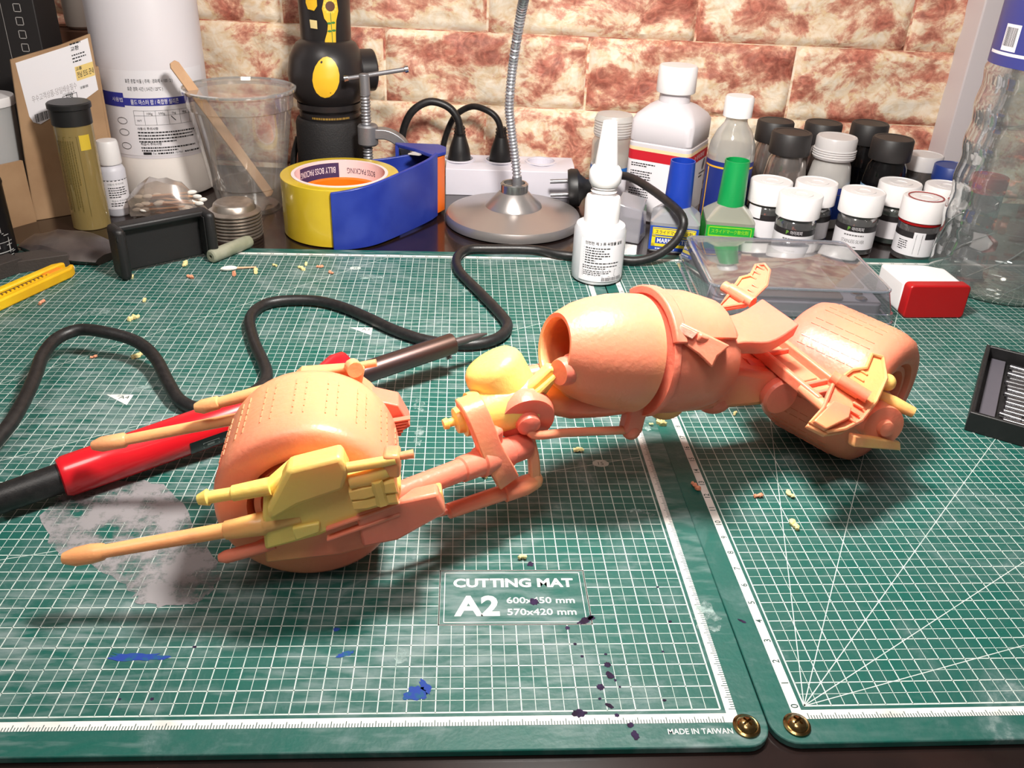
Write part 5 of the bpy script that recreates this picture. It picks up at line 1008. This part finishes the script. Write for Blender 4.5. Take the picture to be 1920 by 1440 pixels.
# ---- red and white block
rwb = thing('stamp_block', 'white plastic block with red front beside the digital scale', 'block', (23.9, 34.2, 0), 2)
MB().prism([(-2.15, -1.0), (2.15, -1.0), (2.3, 1.6), (1.0, 2.4), (-2.15, 2.6)], .05, 2.35).build('white_body', WHITE, rwb, bev=.2)
MB().prism(rrect(-2.2, 2.25, 0, 2.5, .3, 3), 0, .9, Matrix.Translation((0, -1.0, 0)) @ Matrix.Rotation(R(90), 4, 'X')).build('red_front', pm('red_plastic', (172, 16, 20), .35), rwb, bev=.1)
# ---- case of drill bits
tcase = thing('bit_case', 'open black plastic case holding small steel bits on the mat', 'case', (24.9, 19.6, 0), -34.4)
W2, D2 = 4.2, 4.8
cs = MB().box((0, 0, .12), (2 * W2, 2 * D2, .24)).build('case_floor', BLACKP, tcase, bev=.06)
for c_, d2 in (((-W2, 0, .6), (.25, 2 * D2, 1.2)), ((W2, 0, .6), (.25, 2 * D2, 1.2)), ((0, -D2, .6), (2 * W2 + .25, .25, 1.2)), ((0, D2, .6), (2 * W2 + .25, .25, 1.2))): MB().box(c_, d2).build('case_wall', BLACKP, tcase, bev=.06)
MB().box((-W2 + .75, 0, .36), (.8, 2 * D2 - .5, .26)).build('case_insert', pm('insert_grey', (92, 88, 96), .5), tcase)
b0 = None; rnd = random.Random(6)
for i in range(15):
    y = -4.0 + i * .56; x0 = -3.1 + rnd.uniform(0, .4)
    p_ = tcase.matrix_basis @ (V((x0 + 1.2, y, .55)) * S)
    loc = V((24.9, 19.6, 0)) + Matrix.Rotation(R(-34.4), 3, 'Z') @ V((x0 + 1.3, y, .52))
    if b0 is None:
        b0 = thing('drill_bit', 'small steel bit lying in the open black case', 'bit', loc, -34.4, 'steel bits in the black case')
        MB().lathe([(.1, -1.2), (.17, -1.15), (.17, -.1), (.12, -.05), (.12, 1.3), (.02, 1.5)], frame((0, 0, 0), (1, 0, 0)), 12).build('bit_shaft', CHROME, b0)
        MB().lathe([(.17, .2), (.21, .22), (.21, .5), (.17, .52)], frame((0, 0, 0), (1, 0, 0)), 12, closed=True).build('bit_collar', CHROME, b0)
    else: dup(b0, loc, -34.4 + rnd.uniform(-4, 4))
# ------------------------------------------------------------------ soldering iron with its cable, loose plug
si = thing('soldering_iron', 'red handled soldering iron lying behind the front wheel', 'soldering iron', (-18, 17.5, 0))
REDP = pm('iron_red', (206, 22, 34), .25, coat=.3)
A_ = V((-27.35, 11.9, 1.05)); Bp = V((-14.6, 20.6, 1.75)); D = (Bp - A_).normalized()
IF = frame(A_, D, V((0, 0, 1))); LN = (Bp - A_).length
def I(mb, nm, mt, par=None, **k): return mb.build(nm, mt, par or si, world=True, **k)
hnd = I(MB().lathe([(.6, 0), (.86, .08), (.96, .3), (1.0, 3), (1.05, 8), (1.0, 11), (1.1, 13), (1.5, 14.0), (1.5, 14.6), (.9, 15)], IF, 40), 'handle', REDP)
I(MB().lathe([(.62, -2.6), (.66, -2.5), (.7, -.1), (.7, .2)], IF, 28), 'strain_relief', RUBBER)
tp_ = arcband(IF, 1.03, 5.6, 11.6, .03, 84, 128, 8); pl_ = I(tp_, 'name_plate', pm('plate_black', (20, 20, 22), .3), hnd)
def fplate(x, y): a = R(106) - y / 1.07; return IF @ V((1.072 * math.cos(a), 1.072 * math.sin(a), 6.2 + x))
m = MB()
for q in ((0, .8, -.18, -.15), (0, .8, .15, .18), (0, .04, -.18, .18), (.76, .8, -.18, .18), (.2, .55, -.08, .08)): rect(m, fplate, *q)
bars(m, fplate, 1.0, -.08, 2.6, 1, .14, .2, 15, 1)
I(m, 'plate_print', pm('print_silver', (150, 150, 150), .4), pl_, smooth=0)
STL = pm('iron_barrel', (96, 80, 84), .34, .9, c2=(116, 92, 80), ns=12)
e0 = Bp - D * .3; e1 = V((-9.7, 23.7, 2.05)); e2 = V((-7.7, 24.9, 2.1))
br = I(MB().cyl(e0, e1, .62, .62, 28), 'barrel', STL, bev=.06)
I(MB().tube([e1, e1 + (e2 - e1) * .3, e2 - (e2 - e1) * .3, e2], [.26, .25, .2, .05], 16), 'iron_tip', pm('tip_metal', (108, 98, 96), .45, .8), br)
I(MB().cyl(e1 + V((-.4, .1, -.5)), e1 + V((-.2, -.2, -.95)), .16, .2, 12), 'tip_screw', CHROME, br)
cab = [(3.1, 57.1, 1.3), (5.8, 56.3, .5), (8.4, 53.6, .3), (9.0 - 2.6, 50.6, 1.5), (6.0, 46.0, 1.6)]
cpts = [(2.9, 56.3, 1.3), (4.0, 54.6, 3.0), (5.6, 51.6, 4.0), (8.0, 48.5 - 4.6, 3.6), (8.0, 42.6, 2.2), (6.5, 41.6, 1.0), (4.6, 41.2, .42), (2.6, 41.5, .42), (-1.1, 42.1, .42), (-3.5, 43.2, .42), (-6.9, 43.2, .42), (-8.8, 42.9, .42), (-9.6, 41.1, .42), (-9.4, 38.5, .42), (-8.1, 35.1, .42), (-6.9, 32, .42), (-6.2, 29.6, .42), (-6.7, 27.9, .42), (-7.9, 26.9, .42), (-9.4, 26.7, .42), (-11.4, 27.2, .4), (-13.5, 28.6, .4), (-15.4, 30.4, .4), (-17.3, 32, .4), (-19.2, 32.9, .4), (-21.4, 32.8, .4), (-22.6, 31.9, .4), (-22.9, 29.9, .4), (-22, 26.9, .4), (-21, 24.5, .4), (-20.4, 22.9, .4), (-20.3, 21.6, .4), (-20.8, 20.5, .4), (-21.9, 19.3, .4), (-23, 18.9, .4), (-24.3, 19.6, .5), (-25.4, 21.2, .7), (-26.8, 23.5, 1.0), (-28.2, 24.7, 1.4), (-30, 25.2, 1.7), (-31.7, 25.5, 1.7), (-32.6, 24.5, 1.6), (-32.6, 22.6, 1.5), (-32.1, 20.5, 1.4), (-31.7, 18, 1.2), (-31.6, 15.8, 1.0), (-32.0, 12.5, .8), (-33, 10.4, .7), (-32.2, 9.3, .7), (-30.6, 10.0, .9), (-29.4, 10.6, 1.0)]
I(MB().tube(smoothpath(cpts, 6), .36, 14), 'cable', RUBBER)
pg = MB().lathe([(.5, -2.4), (.62, -2.2), (.75, -1.2), (1.2, -.7), (1.75, -.4), (1.8, .2), (1.7, .5), (.3, .55)], frame((1.2, 56.5, 1.5), (-.97, .1, -.12)), 28)
po = I(pg, 'mains_plug', BLACKP)
for q in (-.5, .5): I(MB().cyl(V((.7, 56.6, 1.5)) + V((0, q * .9, q)), V((-1.0, 56.75, 1.35)) + V((0, q * .9, q)), .2, .2, 10), 'plug_pin', GREYMETAL, po)
# ------------------------------------------------------------------ resin shavings on the mat
SHY = pm('shaving_cream', (228, 210, 150), .6, sss=.2); SHP = pm('shaving_pink', (232, 150, 118), .6, sss=.2)
shav = [(-18.6, 12.1, .3, 0), (6.1, 9.8, .45, 0), (1.7, 18.5, .7, 0), (2.2, 12.7, .4, 1), (5.1, 12.0, .35, 1), (6.7, 12.1, .4, 0), (6.1, 19.4, .25, 0), (-3.1, 15.7, .4, 0), (-7.9, 13.6, .5, 0), (-6.5, 7.7, .3, 0), (-28.6, 25.3, .5, 0), (-30.5, 30.4, .65, 0), (-31.0, 25.1, .3, 1), (-37.2, 32.6, .4, 1), (-30.7, 33.2, .4, 0), (-33.1, 37.1, .5, 0), (-28.8, 37.3, .4, 1), (-29.9, 40.5 - .8, .55, 0), (-25.9, 38.1, .5, 1), (-24.4, 38.6, .5, 0), (-23.3, 39.8, .3, 0), (-21.2, 39.3, .45, 0), (-21.0, 40.1, .35, 0), (-19.9, 39.7, .35, 1), (-18.9, 38.5, .35, 1), (1.1, 18.2, .2, 0)]
for i, (x, y, s, k) in enumerate(shav):
    rnd = random.Random(i * 7 + 3); m = MB(); a = rnd.uniform(0, 3)
    pts = [(s * (t - .5) * 1.1 * math.cos(a) + rnd.uniform(-.3, .3) * s * .5, s * (t - .5) * 1.3 * math.sin(a) + rnd.uniform(-.3, .3) * s * .5, .09 + rnd.uniform(0, .08)) for t in (0, .25, .5, .75, 1)]
    m.tube(smoothpath(pts, 3), [s * .14 + rnd.uniform(0, s * .22) for _ in range(13)], 6)
    o = m.build('resin_shaving', SHP if k else SHY, None, smooth=0); o.location = V((x, y, 0)) * S
    where = {0: 'beside the red soldering iron handle', 1: 'on the angle lines of the clean mat, the larger crumb', 2: 'between the two mats, the longest curl', 3: 'on the mat border by ruler mark 13', 4: 'on the clean mat below ruler mark 12', 5: 'on the clean mat beside the big crumb', 6: 'under the swing arm of the model', 7: 'under the tie rod of the model', 8: 'under the fork of the model', 9: 'just above the CUTTING MAT title box', 10: 'touching the black cable loop', 11: 'behind the cable loop, the thickest one', 12: 'inside the cable loop by the A4 mark', 13: 'beside the yellow cutter', 17: 'at the foot of the black phone clamp', 18: 'in front of the loose cotton swab', 19: 'at the stick end of the loose swab', 25: 'beside the longest curl between the mats'}
    lab = ('pink' if k else 'cream') + ' resin shaving ' + where.get(i, 'scattered near the far edge of the mat')
    tag(o, lab, 'shaving', None if i in where else ('pink' if k else 'cream') + ' resin shavings near the far mat edge')
# ------------------------------------------------------------------ desk lamp
def desk_lamp():
    t = thing('desk_lamp', 'silver gooseneck desk lamp with round base in front of the power strip', 'lamp', (-4.7, 51.8, DZ))
    SILV = pm('silver_paint', (176, 170, 168), .3, .75, bump=(1500, .04)); STEEL = pm('gooseneck_steel', (190, 190, 196), .32, .7)
    b = MB().lathe([(5.7, 0), (6.0, .15), (6.05, .5), (5.85, .9), (5.4, 1.05), (2.6, 1.5), (2.55, 1.52)], n=64).build('lamp_base', SILV, t)
    MB().lathe([(2.55, 1.45), (2.45, 1.7), (1.35, 2.75), (1.3, 2.8)], n=48).build('base_cone', SILV, b)
    MB().lathe([(1.22, 2.6), (1.22, 3.5), (1.12, 3.6), (.95, 3.6), (.9, 3.3)], n=40).build('base_collar', pm('collar_silver', (190, 188, 186), .2, .9), b)
    org = Vector((-4.7, 51.8, DZ))
    pts = [Vector(p) - org for p in ((-4.4, 51.8, 2.6), (-4.5, 51.8, 3.8), (-4.76, 51.8, 5.6), (-5.2, 51.5, 8.2), (-5.44, 51, 10.2), (-5.32, 50, 13.6), (-5.0, 47.6, 17.6), (-4.85, 45.6, 19.4))]
    pp = smoothpath(pts, 40); rr = []; L = 0
    out = []; 
    for i, p in enumerate(pp):
        if i: L += (p - pp[i - 1]).length
        out.append(p); rr.append(.36 + .055 * math.sin(L * 2 * math.pi / .30))
    MB().tube(out, rr, 12).build('gooseneck', STEEL, t, smooth=70)
    MB().cyl(pts[0] - Vector((0, 0, .1)), pts[1], .45, .42).build('neck_ferrule', GREYMETAL, t)
    MB().tube(smoothpath([Vector(p) - org for p in ((-4.87, 45.9, 19.1), (-4.7, 43, 22), (-4.2, 33, 33), (-3.5, 20, 41), (-3.3, 15.5, 42), (-3.2, 13.2, 40.4))], 8), .45, 14).build('neck_sleeve', CHROME, t)
    HF = frame(Vector((-3.2, 14.5, 38)) - org, (0, -.492, .870)) @ Matrix.Translation((0, 0, -42.05))
    hd = MB().lathe([(1.2, 45), (2.5, 44.6), (5.2, 43.4), (5.6, 42.2), (5.3, 42.2), (4.9, 43), (.5, 43.6)], HF, n=48).build('lamp_head', SILV, t)
    MB().lathe([(.1, 42.35), (5.2, 42.35)], HF, n=48).build('diffuser', pm('lamp_diffuser', (255, 246, 232), .5, emit=8), hd)
    l = area('desk_lamp_bulb_offscreen', (-3.2, 14.5, 38.0), (-3.2, 36, 0), 7.6, 4.9, (1.0, .97, .92)); 
desk_lamp()
